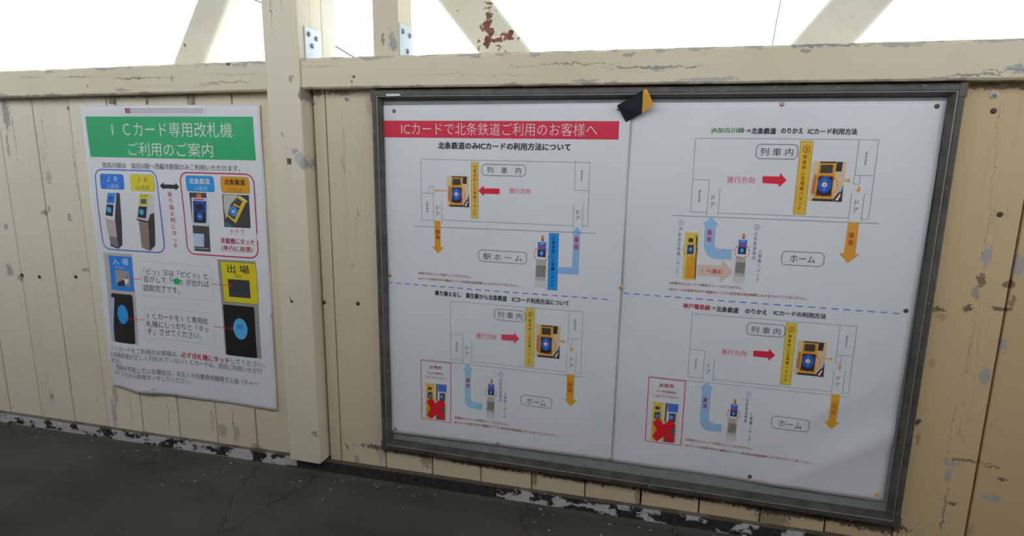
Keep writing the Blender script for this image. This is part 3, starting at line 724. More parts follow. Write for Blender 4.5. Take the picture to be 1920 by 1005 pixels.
    ('t',1,29,'place_label','lettering',2,126,'駅 ホ ー ム',310.3,-350.7,97.0,15.0,0),
    ('p',1,30,'pillar_machine_picture','machine_head',1.0,127,[(394.2,-306.0),(419.8,-306.0),(418.3,-350.3),(394.7,-349.1)]),
    ('p',1,30,'pillar_machine_picture','signal_lamp',1.22,128,[(403.6,-294.5),(405.2,-293.0),(409.0,-293.0),(410.6,-294.5),(410.1,-301.7),(403.6,-301.7)]),
    ('p',1,30,'pillar_machine_picture','lamp_base',1.44,129,[(404.4,-301.4),(410.1,-301.4),(410.1,-306.0),(404.4,-305.7)]),
    ('p',1,30,'pillar_machine_picture','blue_panel',1.66,130,[(396.2,-308.3),(416.3,-308.3),(415.8,-326.2),(396.2,-325.9)]),
    ('p',1,30,'pillar_machine_picture','panel_letters',1.88,131,[(400.4,-310.6),(411.7,-310.6),(411.7,-313.9),(400.4,-313.9)]),
    ('p',1,30,'pillar_machine_picture','red_strip',2.1,132,[(399.8,-318.5),(411.7,-319.0),(411.7,-323.1),(399.8,-322.8)]),
    ('p',1,30,'pillar_machine_picture','reader_pad',2.32,133,[(396.2,-326.2),(415.8,-326.2),(415.5,-343.9),(396.2,-343.4)]),
    ('e',1,30,'pillar_machine_picture','touch_mark',2.54,134,405.5,-334.7,4.6,5.8,0,0),
    ('p',1,30,'pillar_machine_picture','steel_body',2.76,135,[(393.6,-350.0),(417.1,-351.1),(416.7,-416.1),(391.6,-415.3)]),
    ('p',1,30,'pillar_machine_picture','steel_shade',2.98,136,[(393.6,-364.1),(416.9,-364.1),(416.4,-391.6),(393.1,-391.6)]),
    ('p',1,30,'pillar_machine_picture','steel_foot',3.2,137,[(392.4,-399.2),(416.4,-400.8),(415.8,-416.8),(391.6,-415.7)]),
    ('e',1,30,'pillar_machine_picture','dashed_ring',3.42,138,405.5,-336.6,17.8,16.5,11,1.5),
    ('p',1,31,'board_arrow','arrow_body',1,139,[(488.2,-268.8),(500.7,-283.9),(495.6,-283.9),(495.1,-380.7),(445.6,-381.6),(445.1,-365.3),(479.5,-364.0),(479.8,-283.5),(474.7,-282.8)]),
    ('t',1,31,'board_arrow','lettering',2,140,'乗\n車',487.5,-306.9,12.5,31.5,0.6),
    ('r',1,32,'blue_strip','strip_field',1,141,422.3,-422.0,446.0,-285.6,0,0),
    ('r',1,32,'blue_strip','panel_face',1.4,142,422.9,-421.4,445.4,-286.2,0,0),
    ('t',1,32,'blue_strip','lettering',2,143,'①\n乗\n車\n時\nに\n入\n場\n機\nへ\nタ\nッ\nチ',433.5,-354.8,8.6,120.5,0.6),
    ('t',1,0,'','lettering',2,144,'※列車内でICカードの現金チャージはできません。',159.9,-403.9,141.6,6.5,0.1),
    ('t',1,0,'','lettering',2,144,'※ICカードの残高不足やIC機器のトラブル発生時は現金精算となりますのでご了承ください。',220.4,-417.5,263.2,6.5,0.1),
    ('r',1,33,'dashed_line','dash',1,145,4.2,-435.9,18.5,-433.4,0,0),
    ('r',1,33,'dashed_line','dash',1,145,28.1,-435.9,42.4,-433.4,0,0),
    ('r',1,33,'dashed_line','dash',1,145,51.9,-435.9,66.2,-433.4,0,0),
    ('r',1,33,'dashed_line','dash',1,145,75.7,-435.9,90.0,-433.4,0,0),
    ('r',1,33,'dashed_line','dash',1,145,99.5,-435.9,113.8,-433.4,0,0),
    ('r',1,33,'dashed_line','dash',1,145,123.4,-435.9,137.7,-433.4,0,0),
    ('r',1,33,'dashed_line','dash',1,145,147.2,-435.9,161.5,-433.4,0,0),
    ('r',1,33,'dashed_line','dash',1,145,171.0,-435.9,185.3,-433.4,0,0),
    ('r',1,33,'dashed_line','dash',1,145,194.8,-435.9,209.1,-433.4,0,0),
    ('r',1,33,'dashed_line','dash',1,145,218.7,-435.9,233.0,-433.4,0,0),
    ('r',1,33,'dashed_line','dash',1,145,242.5,-435.9,256.8,-433.4,0,0),
    ('r',1,33,'dashed_line','dash',1,145,266.3,-435.9,280.6,-433.4,0,0),
    ('r',1,33,'dashed_line','dash',1,145,290.1,-435.9,304.4,-433.4,0,0),
    ('r',1,33,'dashed_line','dash',1,145,314.0,-435.9,328.2,-433.4,0,0),
    ('r',1,33,'dashed_line','dash',1,145,337.8,-435.9,352.1,-433.4,0,0),
    ('r',1,33,'dashed_line','dash',1,145,361.6,-435.9,375.9,-433.4,0,0),
    ('r',1,33,'dashed_line','dash',1,145,385.4,-435.9,399.7,-433.4,0,0),
    ('r',1,33,'dashed_line','dash',1,145,409.2,-435.9,423.5,-433.4,0,0),
    ('r',1,33,'dashed_line','dash',1,145,433.1,-435.9,447.4,-433.4,0,0),
    ('r',1,33,'dashed_line','dash',1,145,456.9,-435.9,471.2,-433.4,0,0),
    ('r',1,33,'dashed_line','dash',1,145,480.7,-435.9,495.0,-433.4,0,0),
    ('r',1,33,'dashed_line','dash',1,145,504.5,-435.9,518.8,-433.4,0,0),
    ('r',1,33,'dashed_line','dash',1,145,528.4,-435.9,542.7,-433.4,0,0),
    ('r',1,33,'dashed_line','dash',1,145,552.2,-435.9,566.5,-433.4,0,0),
    ('t',1,0,'','lettering',2,146,'乗り換えなし\u3000粟生駅から北条鉄道\u3000ICカード利用方法について',304.6,-451.4,341.2,13.5,1),
    ('l',1,34,'train_diagram','diagram_line',1,147,[(175.4,-621.4),(175.4,-469.3),(508.6,-469.3),(508.6,-624.9)],0.85),
    ('l',1,34,'train_diagram','diagram_line',1,147,[(175.5,-622.0),(208.2,-622.0)],0.85),
    ('l',1,34,'train_diagram','diagram_line',1,147,[(230.8,-622.7),(474.2,-622.7)],0.85),
    ('l',1,34,'train_diagram','diagram_line',1,147,[(496.9,-624.8),(508.9,-624.8)],0.85),
    ('l',1,34,'train_diagram','diagram_line',1,147,[(475.3,-468.7),(475.3,-538.7),(508.1,-538.7)],0.85),
    ('l',1,34,'train_diagram','diagram_line',1,147,[(485.2,-538.5),(485.2,-553.7),(474.8,-553.7),(474.8,-538.7)],0.85),
    ('l',1,34,'train_diagram','diagram_line',1,147,[(175.9,-554.2),(208.4,-554.2),(208.4,-629.4)],0.85),
    ('l',1,34,'train_diagram','diagram_line',1,147,[(230.8,-570.1),(230.8,-626.9)],0.85),
    ('l',1,34,'train_diagram','diagram_line',1,147,[(473.1,-572.2),(473.1,-629.0)],0.85),
    ('l',1,34,'train_diagram','diagram_line',1,147,[(496.4,-571.8),(496.4,-626.3)],0.85),
    ('l',1,34,'train_diagram','platform_edge',1,148,[(91.5,-631.7),(517.7,-631.6)],1.1),
    ('t',1,34,'train_diagram','lettering',2,149,'乗\n務\n員\n室',491.2,-502.7,5.3,27.6,0),
    ('t',1,34,'train_diagram','lettering',2,149,'乗\n務\n員\n室',191.6,-587.7,6.0,25.8,0),
    ('t',1,34,'train_diagram','lettering',2,150,'ド\nア',219.3,-596.5,11.9,25.3,0),
    ('t',1,34,'train_diagram','lettering',2,150,'ド\nア',484.9,-598.6,10.8,27.2,0),
    ('r',1,35,'place_label','label_outline',1,151,291.4,-506.8,369.1,-479.0,9,1.3),
    ('t',1,35,'place_label','lettering',2,152,'列 車 内',330.8,-493.0,61.4,16.9,0),
    ('r',1,36,'yellow_strip','strip_field',1,153,370.1,-619.4,393.2,-470.6,0,0),
    ('r',1,36,'yellow_strip','panel_face',1.4,154,370.9,-618.6,392.4,-471.4,0,0),
    ('t',1,36,'yellow_strip','lettering',2,155,'②',381.7,-486.2,11.9,12.8,0.3),
    ('t',1,36,'yellow_strip','lettering',2,155,'降\n車\n時\nに\n出\n場\n機\nへ\nタ\nッ\nチ',381.3,-555.6,7.2,116.4,0.5),
    ('p',1,37,'reader_picture','photo_ground',1.0,107,[(396.0,-509.6),(456.0,-509.6),(456.0,-592.0),(396.0,-592.0)]),
    ('p',1,37,'reader_picture','dark_patch',1.22,108,[(439.0,-510.4),(449.9,-510.2),(449.1,-529.7),(438.6,-530.0)]),
    ('p',1,37,'reader_picture','dark_patch',1.44,109,[(408.8,-509.9),(438.1,-509.6),(438.1,-513.5),(408.8,-514.0)]),
    ('p',1,37,'reader_picture','shade_patch',1.66,110,[(401.0,-535.1),(405.6,-538.3),(404.3,-578.9),(399.0,-575.6)]),
    ('p',1,37,'reader_picture','reader_case',1.88,111,[(408.8,-513.7),(437.8,-513.4),(438.3,-585.3),(404.2,-584.9),(406.1,-538.3)]),
    ('p',1,37,'reader_picture','reader_screen',2.1,112,[(411.4,-516.6),(433.0,-516.3),(433.0,-533.5),(410.8,-533.7)]),
    ('p',1,37,'reader_picture','reader_pad',2.32,113,[(409.3,-539.9),(435.7,-540.1),(435.6,-581.0),(408.3,-580.6)]),
    ('e',1,37,'reader_picture','touch_mark',2.54,114,421.8,-557.3,12.6,16.7,0,0),
    ('e',1,37,'reader_picture','mark_centre',2.76,115,421.4,-557.3,5.1,4.9,0,0),
    ('e',1,37,'reader_picture','mark_dot',2.98,116,421.8,-557.6,1.9,1.5,0,0),
    ('p',1,37,'reader_picture','mark_letters',3.2,117,[(419.2,-547.0),(423.5,-546.9),(423.5,-549.6),(419.2,-549.7)]),
    ('p',1,37,'reader_picture','mark_letters',3.42,117,[(419.5,-565.0),(423.7,-564.9),(423.7,-568.3),(419.5,-568.4)]),
    ('p',1,37,'reader_picture','dark_patch',3.64,118,[(440.4,-585.8),(449.2,-571.3),(455.2,-558.3),(456.0,-591.6),(442.3,-591.3)]),
    ('p',1,37,'reader_picture','pale_strap',3.86,119,[(444.0,-587.8),(451.0,-574.7),(452.8,-577.3),(448.5,-589.5)]),
    ('p',1,37,'reader_picture','blue_strap',4.08,120,[(448.3,-569.6),(454.3,-558.4),(454.1,-566.1),(451.0,-573.0)]),
    ('p',1,37,'reader_picture','dark_patch',4.3,121,[(402.5,-586.2),(440.4,-586.3),(440.5,-591.3),(401.6,-591.0)]),
    ('e',1,37,'reader_picture','dashed_ring',4.52,122,422.7,-559.5,22.5,21.9,18,1.4),
    ('t',1,0,'','lettering',2,156,'進行方向',269.4,-552.2,51.9,14.9,0),
    ('p',1,0,'','direction_arrow',1,157,[(309.6,-543.4),(341.4,-541.1),(341.3,-535.0),(355.3,-550.4),(341.7,-564.8),(341.6,-557.1),(309.8,-558.1)]),
    ('p',1,0,'','orange_arrow',1,158,[(455.5,-545.8),(462.1,-545.6),(462.0,-542.0),(470.3,-546.4),(462.3,-552.0),(462.2,-548.8),(455.6,-549.0)]),
    ('p',1,0,'','orange_arrow',1,158,[(481.9,-559.2),(486.5,-558.8),(486.7,-564.3),(489.0,-564.1),(484.7,-571.8),(479.8,-564.7),(482.1,-564.4)]),
    ('p',1,38,'alight_arrow','arrow_body',1,159,[(475.6,-628.7),(493.9,-627.8),(494.1,-692.3),(501.9,-692.6),(487.6,-709.0),(470.8,-692.0),(476.4,-692.1)]),
    ('t',1,38,'alight_arrow','lettering',2,160,'降\n車',484.1,-661.6,10.2,26.8,0.6),
    ('p',1,39,'board_arrow','arrow_body',1,161,[(221.0,-630.1),(234.2,-646.5),(228.6,-646.7),(227.8,-717.4),(228.0,-721.4),(228.8,-724.7),(230.1,-727.4),(231.8,-729.6),(234.1,-731.1),(236.9,-732.0),(240.2,-732.4),(259.5,-732.1),(259.6,-749.5),(240.3,-749.4),(233.2,-749.0),(227.2,-747.6),(222.2,-745.3),(218.4,-741.9),(215.7,-737.5),(214.0,-732.1),(213.5,-725.8),(213.7,-647.2),(208.1,-647.4)]),
    ('l',1,39,'board_arrow','arrow_outline',1.2,162,[(221.0,-630.1),(234.2,-646.5),(228.6,-646.7),(227.8,-717.4),(228.0,-721.4),(228.8,-724.7),(230.1,-727.4),(231.8,-729.6),(234.1,-731.1),(236.9,-732.0),(240.2,-732.4),(259.5,-732.1),(259.6,-749.5),(240.3,-749.4),(233.2,-749.0),(227.2,-747.6),(222.2,-745.3),(218.4,-741.9),(215.7,-737.5),(214.0,-732.1),(213.5,-725.8),(213.7,-647.2),(208.1,-647.4),(221.0,-630.1)],0.5),
    ('t',1,39,'board_arrow','lettering',2,163,'乗\n車',220.9,-682.0,12.0,26.7,0.6),
    ('p',1,40,'pillar_machine_picture','machine_head',1.0,127,[(274.1,-674.5),(295.0,-674.5),(293.8,-712.4),(274.5,-711.3)]),
    ('p',1,40,'pillar_machine_picture','signal_lamp',1.22,128,[(281.8,-664.7),(283.1,-663.4),(286.2,-663.4),(287.5,-664.7),(287.1,-670.9),(281.8,-670.9)]),
    ('p',1,40,'pillar_machine_picture','lamp_base',1.44,129,[(282.4,-670.6),(287.1,-670.6),(287.1,-674.5),(282.4,-674.3)]),
    ('p',1,40,'pillar_machine_picture','blue_panel',1.66,130,[(275.8,-676.5),(292.1,-676.5),(291.7,-691.8),(275.8,-691.5)]),
    ('p',1,40,'pillar_machine_picture','panel_letters',1.88,131,[(279.2,-678.4),(288.3,-678.4),(288.3,-681.3),(279.2,-681.3)]),
    ('p',1,40,'pillar_machine_picture','red_strip',2.1,132,[(278.7,-685.2),(288.3,-685.6),(288.3,-689.1),(278.7,-688.9)]),
    ('p',1,40,'pillar_machine_picture','reader_pad',2.32,133,[(275.8,-691.8),(291.7,-691.8),(291.5,-706.9),(275.8,-706.5)]),
    ('e',1,40,'pillar_machine_picture','touch_mark',2.54,134,283.3,-699.1,3.8,5.0,0,0),
    ('p',1,40,'pillar_machine_picture','steel_body',2.76,135,[(273.6,-712.1),(292.7,-713.0),(292.5,-768.5),(272.0,-767.9)]),
    ('p',1,40,'pillar_machine_picture','steel_shade',2.98,136,[(273.6,-724.1),(292.6,-724.1),(292.2,-747.6),(273.2,-747.6)]),
    ('p',1,40,'pillar_machine_picture','steel_foot',3.2,137,[(272.6,-754.2),(292.2,-755.5),(291.7,-769.2),(272.0,-768.3)]),
    ('e',1,40,'pillar_machine_picture','dashed_ring',3.42,138,283.3,-700.6,14.5,14.1,11,1.5),
    ('t',1,0,'','lettering',2,164,'①',308.6,-648.7,12.5,13.5,0),
    ('t',1,0,'','lettering',2,164,'北\n条\n鉄\n道\n専\n用',308.4,-690.2,8.3,61.9,0),
    ('t',1,0,'','lettering',2,164,'入\n場\n機\nへ\nタ\nッ\nチ',320.7,-728.4,8.3,70.8,0),
    ('r',1,41,'place_label','label_outline',1,151,362.3,-722.0,440.6,-694.8,9,1.3),
    ('t',1,41,'place_label','lettering',2,152,'ホーム',401.5,-709.6,49.4,16.8,0),
    ('r',1,42,'warning_box','box_outline',1,165,92.8,-796.0,174.7,-634.2,0,1.6),
    ('t',1,42,'warning_box','lettering',2,166,'JR専用',133.1,-649.6,32.5,8.8,0.3),
    ('l',1,42,'warning_box','underline',2,166,[(116.8,-654.6),(149.3,-654.1)],0.6),
    ('t',1,42,'warning_box','lettering',2,167,'タッチは絶対に',132.9,-665.9,45.6,5.9,0.3),
    ('t',1,42,'warning_box','lettering',2,167,'しないでください！',132.5,-678.2,57.2,5.9,0.3),
    ('p',1,43,'crossed_machines_picture','photo_ground',1.0,168,[(104.6,-694.1),(163.1,-694.1),(163.1,-792.5),(104.6,-792.5)]),
    ('p',1,43,'crossed_machines_picture','yellow_machine',1.22,169,[(107.0,-695.9),(125.3,-695.5),(129.3,-734.6),(128.6,-789.8),(105.6,-791.5)]),
    ('p',1,43,'crossed_machines_picture','machine_screen',1.44,170,[(111.4,-705.5),(121.5,-705.7),(121.5,-713.0),(111.4,-713.1)]),
    ('p',1,43,'crossed_machines_picture','reader_pad',1.66,171,[(110.9,-719.2),(123.0,-719.3),(123.2,-736.4),(110.4,-736.0)]),
    ('e',1,43,'crossed_machines_picture','touch_mark',1.88,172,117.3,-729.1,3.4,4.4,0,0),
    ('p',1,43,'crossed_machines_picture','pale_gap',2.1,173,[(126.3,-694.8),(134.5,-694.7),(133.6,-754.0),(129.0,-752.6)]),
    ('p',1,43,'crossed_machines_picture','dark_gap',2.32,174,[(134.5,-694.5),(138.5,-694.4),(136.8,-741.7),(133.8,-742.1)]),
    ('p',1,43,'crossed_machines_picture','blue_machine',2.54,175,[(139.6,-694.3),(163.1,-694.1),(162.6,-714.7),(140.2,-715.1)]),
    ('p',1,43,'crossed_machines_picture','pale_edge',2.76,176,[(138.8,-715.3),(159.5,-714.7),(159.5,-717.1),(143.2,-717.6),(142.8,-745.0),(138.4,-743.5)]),
    ('p',1,43,'crossed_machines_picture','reader_pad',2.98,177,[(143.6,-718.7),(158.4,-717.9),(157.9,-741.1),(143.2,-740.9)]),
    ('e',1,43,'crossed_machines_picture','touch_mark',3.2,178,148.5,-728.6,4.3,5.0,0,0),
    ('p',1,43,'crossed_machines_picture','orange_patch',3.42,179,[(108.7,-755.1),(119.6,-763.6),(109.6,-776.5)]),
    ('p',1,43,'crossed_machines_picture','dark_patch',3.64,180,[(136.6,-753.7),(159.1,-748.9),(158.8,-791.1),(134.1,-792.0)]),
    ('p',1,43,'crossed_machines_picture','red_cross',3.86,181,[(116.8,-736.2),(125.8,-738.1),(131.7,-748.7),(146.0,-734.6),(159.8,-745.9),(148.0,-764.1),(160.0,-781.9),(148.8,-792.2),(133.3,-779.5),(119.3,-793.1),(108.2,-781.5),(118.6,-763.7),(107.8,-747.3)]),
    ('t',1,0,'','lettering',2,182,'※列車内でICカードの現金チャージはできません。',259.0,-779.4,148.1,7.5,0.1),
    ('t',1,0,'','lettering',2,182,'※ICカードの残高不足やIC機器のトラブル発生時は現金精算となりますのでご了承ください。',323.3,-792.0,277.0,7.4,0.1),
    ('t',2,0,'','lettering',2,183,'JR加古川線',799.7,-49.7,66.5,12.6,0.5),
    ('t',2,0,'','lettering',2,184,'→',839.9,-49.8,11.4,6.2,0.6),
    ('t',2,0,'','lettering',2,184,'北条鉄道',870.7,-50.2,48.3,13.0,1),
    ('t',2,0,'','lettering',2,184,'のりかえ',924.9,-49.5,42.1,11.6,1),
    ('t',2,0,'','lettering',2,184,'ICカード利用方法',1000.1,-50.3,90.5,12.7,1),
    ('l',2,44,'train_diagram','diagram_line',1,185,[(736.2,-223.8),(736.2,-66.0),(1085.7,-66.0),(1085.7,-225.0)],0.85),
    ('l',2,44,'train_diagram','diagram_line',1,185,[(734.7,-223.7),(769.8,-223.7)],0.85),
    ('l',2,44,'train_diagram','diagram_line',1,185,[(792.9,-224.0),(1047.9,-224.0)],0.85),
    ('l',2,44,'train_diagram','diagram_line',1,185,[(1071.5,-224.9),(1083.9,-224.9)],0.85),
    ('l',2,44,'train_diagram','diagram_line',1,185,[(1050.5,-67.3),(1050.5,-136.5),(1083.7,-136.5)],0.85),
    ('l',2,44,'train_diagram','diagram_line',1,185,[(1060.7,-137.2),(1060.7,-154.3),(1049.8,-154.3),(1049.8,-136.5)],0.85),
    ('l',2,44,'train_diagram','diagram_line',1,185,[(736.9,-153.8),(770.4,-153.8),(770.4,-231.3)],0.85),
    ('l',2,44,'train_diagram','diagram_line',1,185,[(793.7,-171.1),(793.7,-230.3)],0.85),
    ('l',2,44,'train_diagram','diagram_line',1,185,[(1049.2,-172.0),(1049.2,-230.6)],0.85),
    ('l',2,44,'train_diagram','diagram_line',1,185,[(1072.5,-171.9),(1072.5,-229.6)],0.85),
    ('l',2,44,'train_diagram','platform_edge',1,186,[(699.6,-233.0),(1105.2,-232.8)],1.1),
    ('t',2,44,'train_diagram','lettering',2,187,'乗\n務\n員\n室',1066.8,-102.5,4.1,25.7,0),
    ('t',2,44,'train_diagram','lettering',2,187,'乗\n務\n員\n室',752.6,-188.9,4.8,26.4,0),
    ('t',2,44,'train_diagram','lettering',2,188,'ド\nア',781.1,-198.9,10.7,27.3,0),
    ('t',2,44,'train_diagram','lettering',2,188,'ド\nア',1059.7,-199.5,10.1,26.5,0),
    ('r',2,45,'place_label','label_outline',1,189,859.8,-106.8,939.7,-77.2,9,1.3),
    ('t',2,45,'place_label','lettering',2,190,'列 車 内',899.7,-92.6,63.2,16.2,0),
    ('r',2,46,'yellow_strip','strip_field',1,191,943.1,-220.8,967.4,-69.3,0,0),
    ('r',2,46,'yellow_strip','panel_face',1.4,192,943.9,-220.0,966.6,-70.1,0,0),
    ('t',2,46,'yellow_strip','lettering',2,193,'③',955.8,-85.9,13.8,15.4,0.3),
    ('t',2,46,'yellow_strip','lettering',2,193,'降\n車\n時\nに\n出\n場\n機\nへ\nタ\nッ\nチ',954.6,-154.9,7.6,114.8,0.6),
    ('p',2,47,'reader_picture','photo_ground',1.0,107,[(970.5,-109.9),(1032.5,-109.9),(1032.5,-191.5),(970.5,-191.5)]),
    ('p',2,47,'reader_picture','dark_patch',1.22,108,[(1014.9,-110.7),(1026.2,-110.6),(1025.3,-129.9),(1014.5,-130.1)]),
    ('p',2,47,'reader_picture','dark_patch',1.44,109,[(983.7,-110.2),(1014.0,-109.9),(1014.0,-113.8),(983.7,-114.3)]),
    ('p',2,47,'reader_picture','shade_patch',1.66,110,[(975.7,-135.1),(980.5,-138.3),(979.1,-178.6),(973.7,-175.3)]),
    ('p',2,47,'reader_picture','reader_case',1.88,111,[(983.7,-114.0),(1013.7,-113.7),(1014.2,-184.9),(979.0,-184.5),(981.0,-138.3)]),
    ('p',2,47,'reader_picture','reader_screen',2.1,112,[(986.4,-116.8),(1008.7,-116.6),(1008.8,-133.6),(985.8,-133.7)]),
    ('p',2,47,'reader_picture','reader_pad',2.32,113,[(984.2,-139.9),(1011.5,-140.1),(1011.4,-180.6),(983.2,-180.2)]),
    ('e',2,47,'reader_picture','touch_mark',2.54,114,997.2,-157.2,13.0,16.5,0,0),
    ('e',2,47,'reader_picture','mark_centre',2.76,115,996.8,-157.2,5.2,4.9,0,0),
    ('e',2,47,'reader_picture','mark_dot',2.98,116,997.2,-157.5,2.0,1.5,0,0),
    ('p',2,47,'reader_picture','mark_letters',3.2,117,[(994.4,-147.0),(998.9,-146.9),(998.9,-149.6),(994.4,-149.7)]),
    ('p',2,47,'reader_picture','mark_letters',3.42,117,[(994.8,-164.8),(999.2,-164.7),(999.2,-168.1),(994.8,-168.2)]),
    ('p',2,47,'reader_picture','dark_patch',3.64,118,[(1016.4,-185.3),(1025.4,-171.0),(1031.7,-158.2),(1032.5,-191.1),(1018.3,-190.8)]),
    ('p',2,47,'reader_picture','pale_strap',3.86,119,[(1020.1,-187.4),(1027.3,-174.4),(1029.2,-176.9),(1024.7,-189.0)]),
    ('p',2,47,'reader_picture','blue_strap',4.08,120,[(1024.5,-169.3),(1030.8,-158.2),(1030.5,-165.8),(1027.3,-172.7)]),
    ('p',2,47,'reader_picture','dark_patch',4.3,121,[(977.2,-185.8),(1016.4,-185.9),(1016.5,-190.8),(976.3,-190.5)]),
    ('e',2,47,'reader_picture','dashed_ring',4.52,122,998.1,-159.3,23.2,21.7,18,1.4),
    ('t',2,0,'','lettering',2,194,'進行方向',834.6,-151.8,55.6,14.1,0),
    ('p',2,0,'','direction_arrow',1,195,[(876.7,-142.7),(910.4,-142.8),(910.3,-135.2),(924.5,-150.3),(910.1,-165.3),(909.5,-158.7),(878.0,-157.3)]),
    ('p',2,0,'','orange_arrow',1,196,[(1032.2,-145.9),(1038.5,-146.0),(1038.4,-142.9),(1045.1,-147.4),(1038.6,-152.5),(1038.6,-149.4),(1032.5,-148.7)]),
    ('p',2,0,'','orange_arrow',1,196,[(1058.9,-158.4),(1063.1,-158.3),(1062.7,-164.5),(1065.2,-164.7),(1060.4,-171.7),(1055.1,-164.7),(1058.2,-164.6)]),
    ('p',2,48,'alight_arrow','arrow_body',1,197,[(1049.7,-232.6),(1069.9,-232.5),(1070.0,-297.2),(1077.8,-298.3),(1058.0,-318.4),(1039.4,-298.2),(1048.4,-297.4)]),
    ('t',2,48,'alight_arrow','lettering',2,198,'降\n車',1058.8,-267.4,10.4,27.9,0.6),
    ('p',2,49,'board_arrow','arrow_body',1,199,[(780.3,-233.0),(796.4,-250.4),(791.1,-250.4),(790.7,-290.6),(790.8,-293.6),(791.3,-296.2),(792.3,-298.3),(793.8,-300.0),(795.7,-301.2),(798.0,-301.9),(800.9,-302.2),(827.8,-302.1),(827.9,-323.3),(799.9,-324.2),(792.6,-323.6),(786.3,-321.6),(780.9,-318.3),(776.6,-313.7),(773.3,-307.7),(770.9,-300.4),(769.6,-291.8),(769.3,-250.3),(764.5,-249.7)]),
    ('l',2,49,'board_arrow','arrow_outline',1.2,200,[(780.3,-233.0),(796.4,-250.4),(791.1,-250.4),(790.7,-290.6),(790.8,-293.6),(791.3,-296.2),(792.3,-298.3),(793.8,-300.0),(795.7,-301.2),(798.0,-301.9),(800.9,-302.2),(827.8,-302.1),(827.9,-323.3),(799.9,-324.2),(792.6,-323.6),(786.3,-321.6),(780.9,-318.3),(776.6,-313.7),(773.3,-307.7),(770.9,-300.4),(769.6,-291.8),(769.3,-250.3),(764.5,-249.7),(780.3,-233.0)],0.5),
    ('t',2,49,'board_arrow','lettering',2,201,'乗\n車',779.5,-274.3,11.2,28.2,0.6),
    ('t',2,0,'','lettering',2,202,'①',718.5,-248.2,11.4,11.9,0),
    ('t',2,0,'','lettering',2,203,'JR',718.6,-262.1,9.3,7.9,0),
    ('t',2,0,'','lettering',2,203,'専\n用\n出\n場\n機\nへ\nタ\nッ\nチ',716.7,-317.0,7.1,93.4,0),
    ('r',2,50,'yellow_machine_picture','photo_ground',1,204,728.3,-375.4,757.3,-268.6,0,0),
    ('p',2,50,'yellow_machine_picture','yellow_panel',1.3,205,[(729.6,-271.0),(751.2,-270.4),(750.8,-291.7),(731.9,-292.3)]),
    ('p',2,50,'yellow_machine_picture','dark_edge',1.5,206,[(751.3,-271.2),(755.5,-279.9),(755.4,-299.7),(757.3,-372.3),(754.9,-372.1),(753.7,-318.1)]),
    ('p',2,50,'yellow_machine_picture','machine_screen',1.7,207,[(736.5,-281.5),(745.9,-281.4),(746.4,-290.1),(736.5,-290.3)]),
    ('p',2,50,'yellow_machine_picture','reader_pad',1.9,208,[(735.4,-296.2),(748.5,-296.0),(749.1,-316.4),(734.9,-317.0)]),
    ('e',2,50,'yellow_machine_picture','touch_mark',2.1,209,741.8,-306.2,3.8,4.6,0,0),
    ('p',2,50,'yellow_machine_picture','orange_body',2.3,210,[(734.6,-322.9),(753.5,-321.4),(754.5,-371.3),(734.5,-371.9)]),
    ('e',2,50,'yellow_machine_picture','dashed_ring',2.5,211,742.2,-306.5,15.3,14.1,12,1.5),
    ('p',2,51,'proceed_arrow','arrow_body',1,212,[(761.5,-339.0),(810.0,-339.2),(810.9,-327.5),(833.2,-351.8),(809.7,-376.0),(810.3,-363.4),(761.1,-363.4)]),
    ('l',2,51,'proceed_arrow','arrow_outline',1.2,213,[(761.5,-339.0),(810.0,-339.2),(810.9,-327.5),(833.2,-351.8),(809.7,-376.0),(810.3,-363.4),(761.1,-363.4),(761.5,-339.0)],0.5),
    ('t',2,51,'proceed_arrow','lettering',2,214,'２',770.5,-351.2,6.9,8.7,0),
    ('t',2,51,'proceed_arrow','lettering',2,215,'へ進む',795.7,-352.2,34.3,10.3,0.5),
    ('p',2,52,'pillar_machine_picture','machine_head',1.0,127,[(839.3,-277.6),(860.8,-277.6),(859.5,-316.8),(839.7,-315.7)]),
    ('p',2,52,'pillar_machine_picture','signal_lamp',1.22,128,[(847.2,-267.5),(848.5,-266.2),(851.8,-266.2),(853.1,-267.5),(852.7,-273.8),(847.2,-273.8)]),
    ('p',2,52,'pillar_machine_picture','lamp_base',1.44,129,[(847.9,-273.6),(852.7,-273.6),(852.7,-277.6),(847.9,-277.4)]),
    ('p',2,52,'pillar_machine_picture','blue_panel',1.66,130,[(841.0,-279.7),(857.9,-279.7),(857.5,-295.4),(841.0,-295.2)]),
    ('p',2,52,'pillar_machine_picture','panel_letters',1.88,131,[(844.5,-281.7),(854.0,-281.7),(854.0,-284.6),(844.5,-284.6)]),
    ('p',2,52,'pillar_machine_picture','red_strip',2.1,132,[(844.0,-288.7),(854.0,-289.1),(854.0,-292.7),(844.0,-292.5)]),
    ('p',2,52,'pillar_machine_picture','reader_pad',2.32,133,[(841.0,-295.4),(857.5,-295.4),(857.2,-311.1),(841.0,-310.7)]),
    ('e',2,52,'pillar_machine_picture','touch_mark',2.54,134,848.8,-303.0,3.9,5.1,0,0),
    ('p',2,52,'pillar_machine_picture','steel_body',2.76,135,[(838.8,-316.5),(858.5,-317.5),(858.2,-374.8),(837.1,-374.2)]),
    ('p',2,52,'pillar_machine_picture','steel_shade',2.98,136,[(838.8,-328.9),(858.4,-328.9),(858.0,-353.2),(838.4,-353.2)]),
    ('p',2,52,'pillar_machine_picture','steel_foot',3.2,137,[(837.8,-360.0),(858.0,-361.3),(857.5,-375.5),(837.1,-374.6)]),
    ('e',2,52,'pillar_machine_picture','dashed_ring',3.42,138,848.8,-304.6,14.9,14.6,11,1.5),
    ('t',2,0,'','lettering',2,202,'②',875.0,-250.8,11.8,12.6,0),
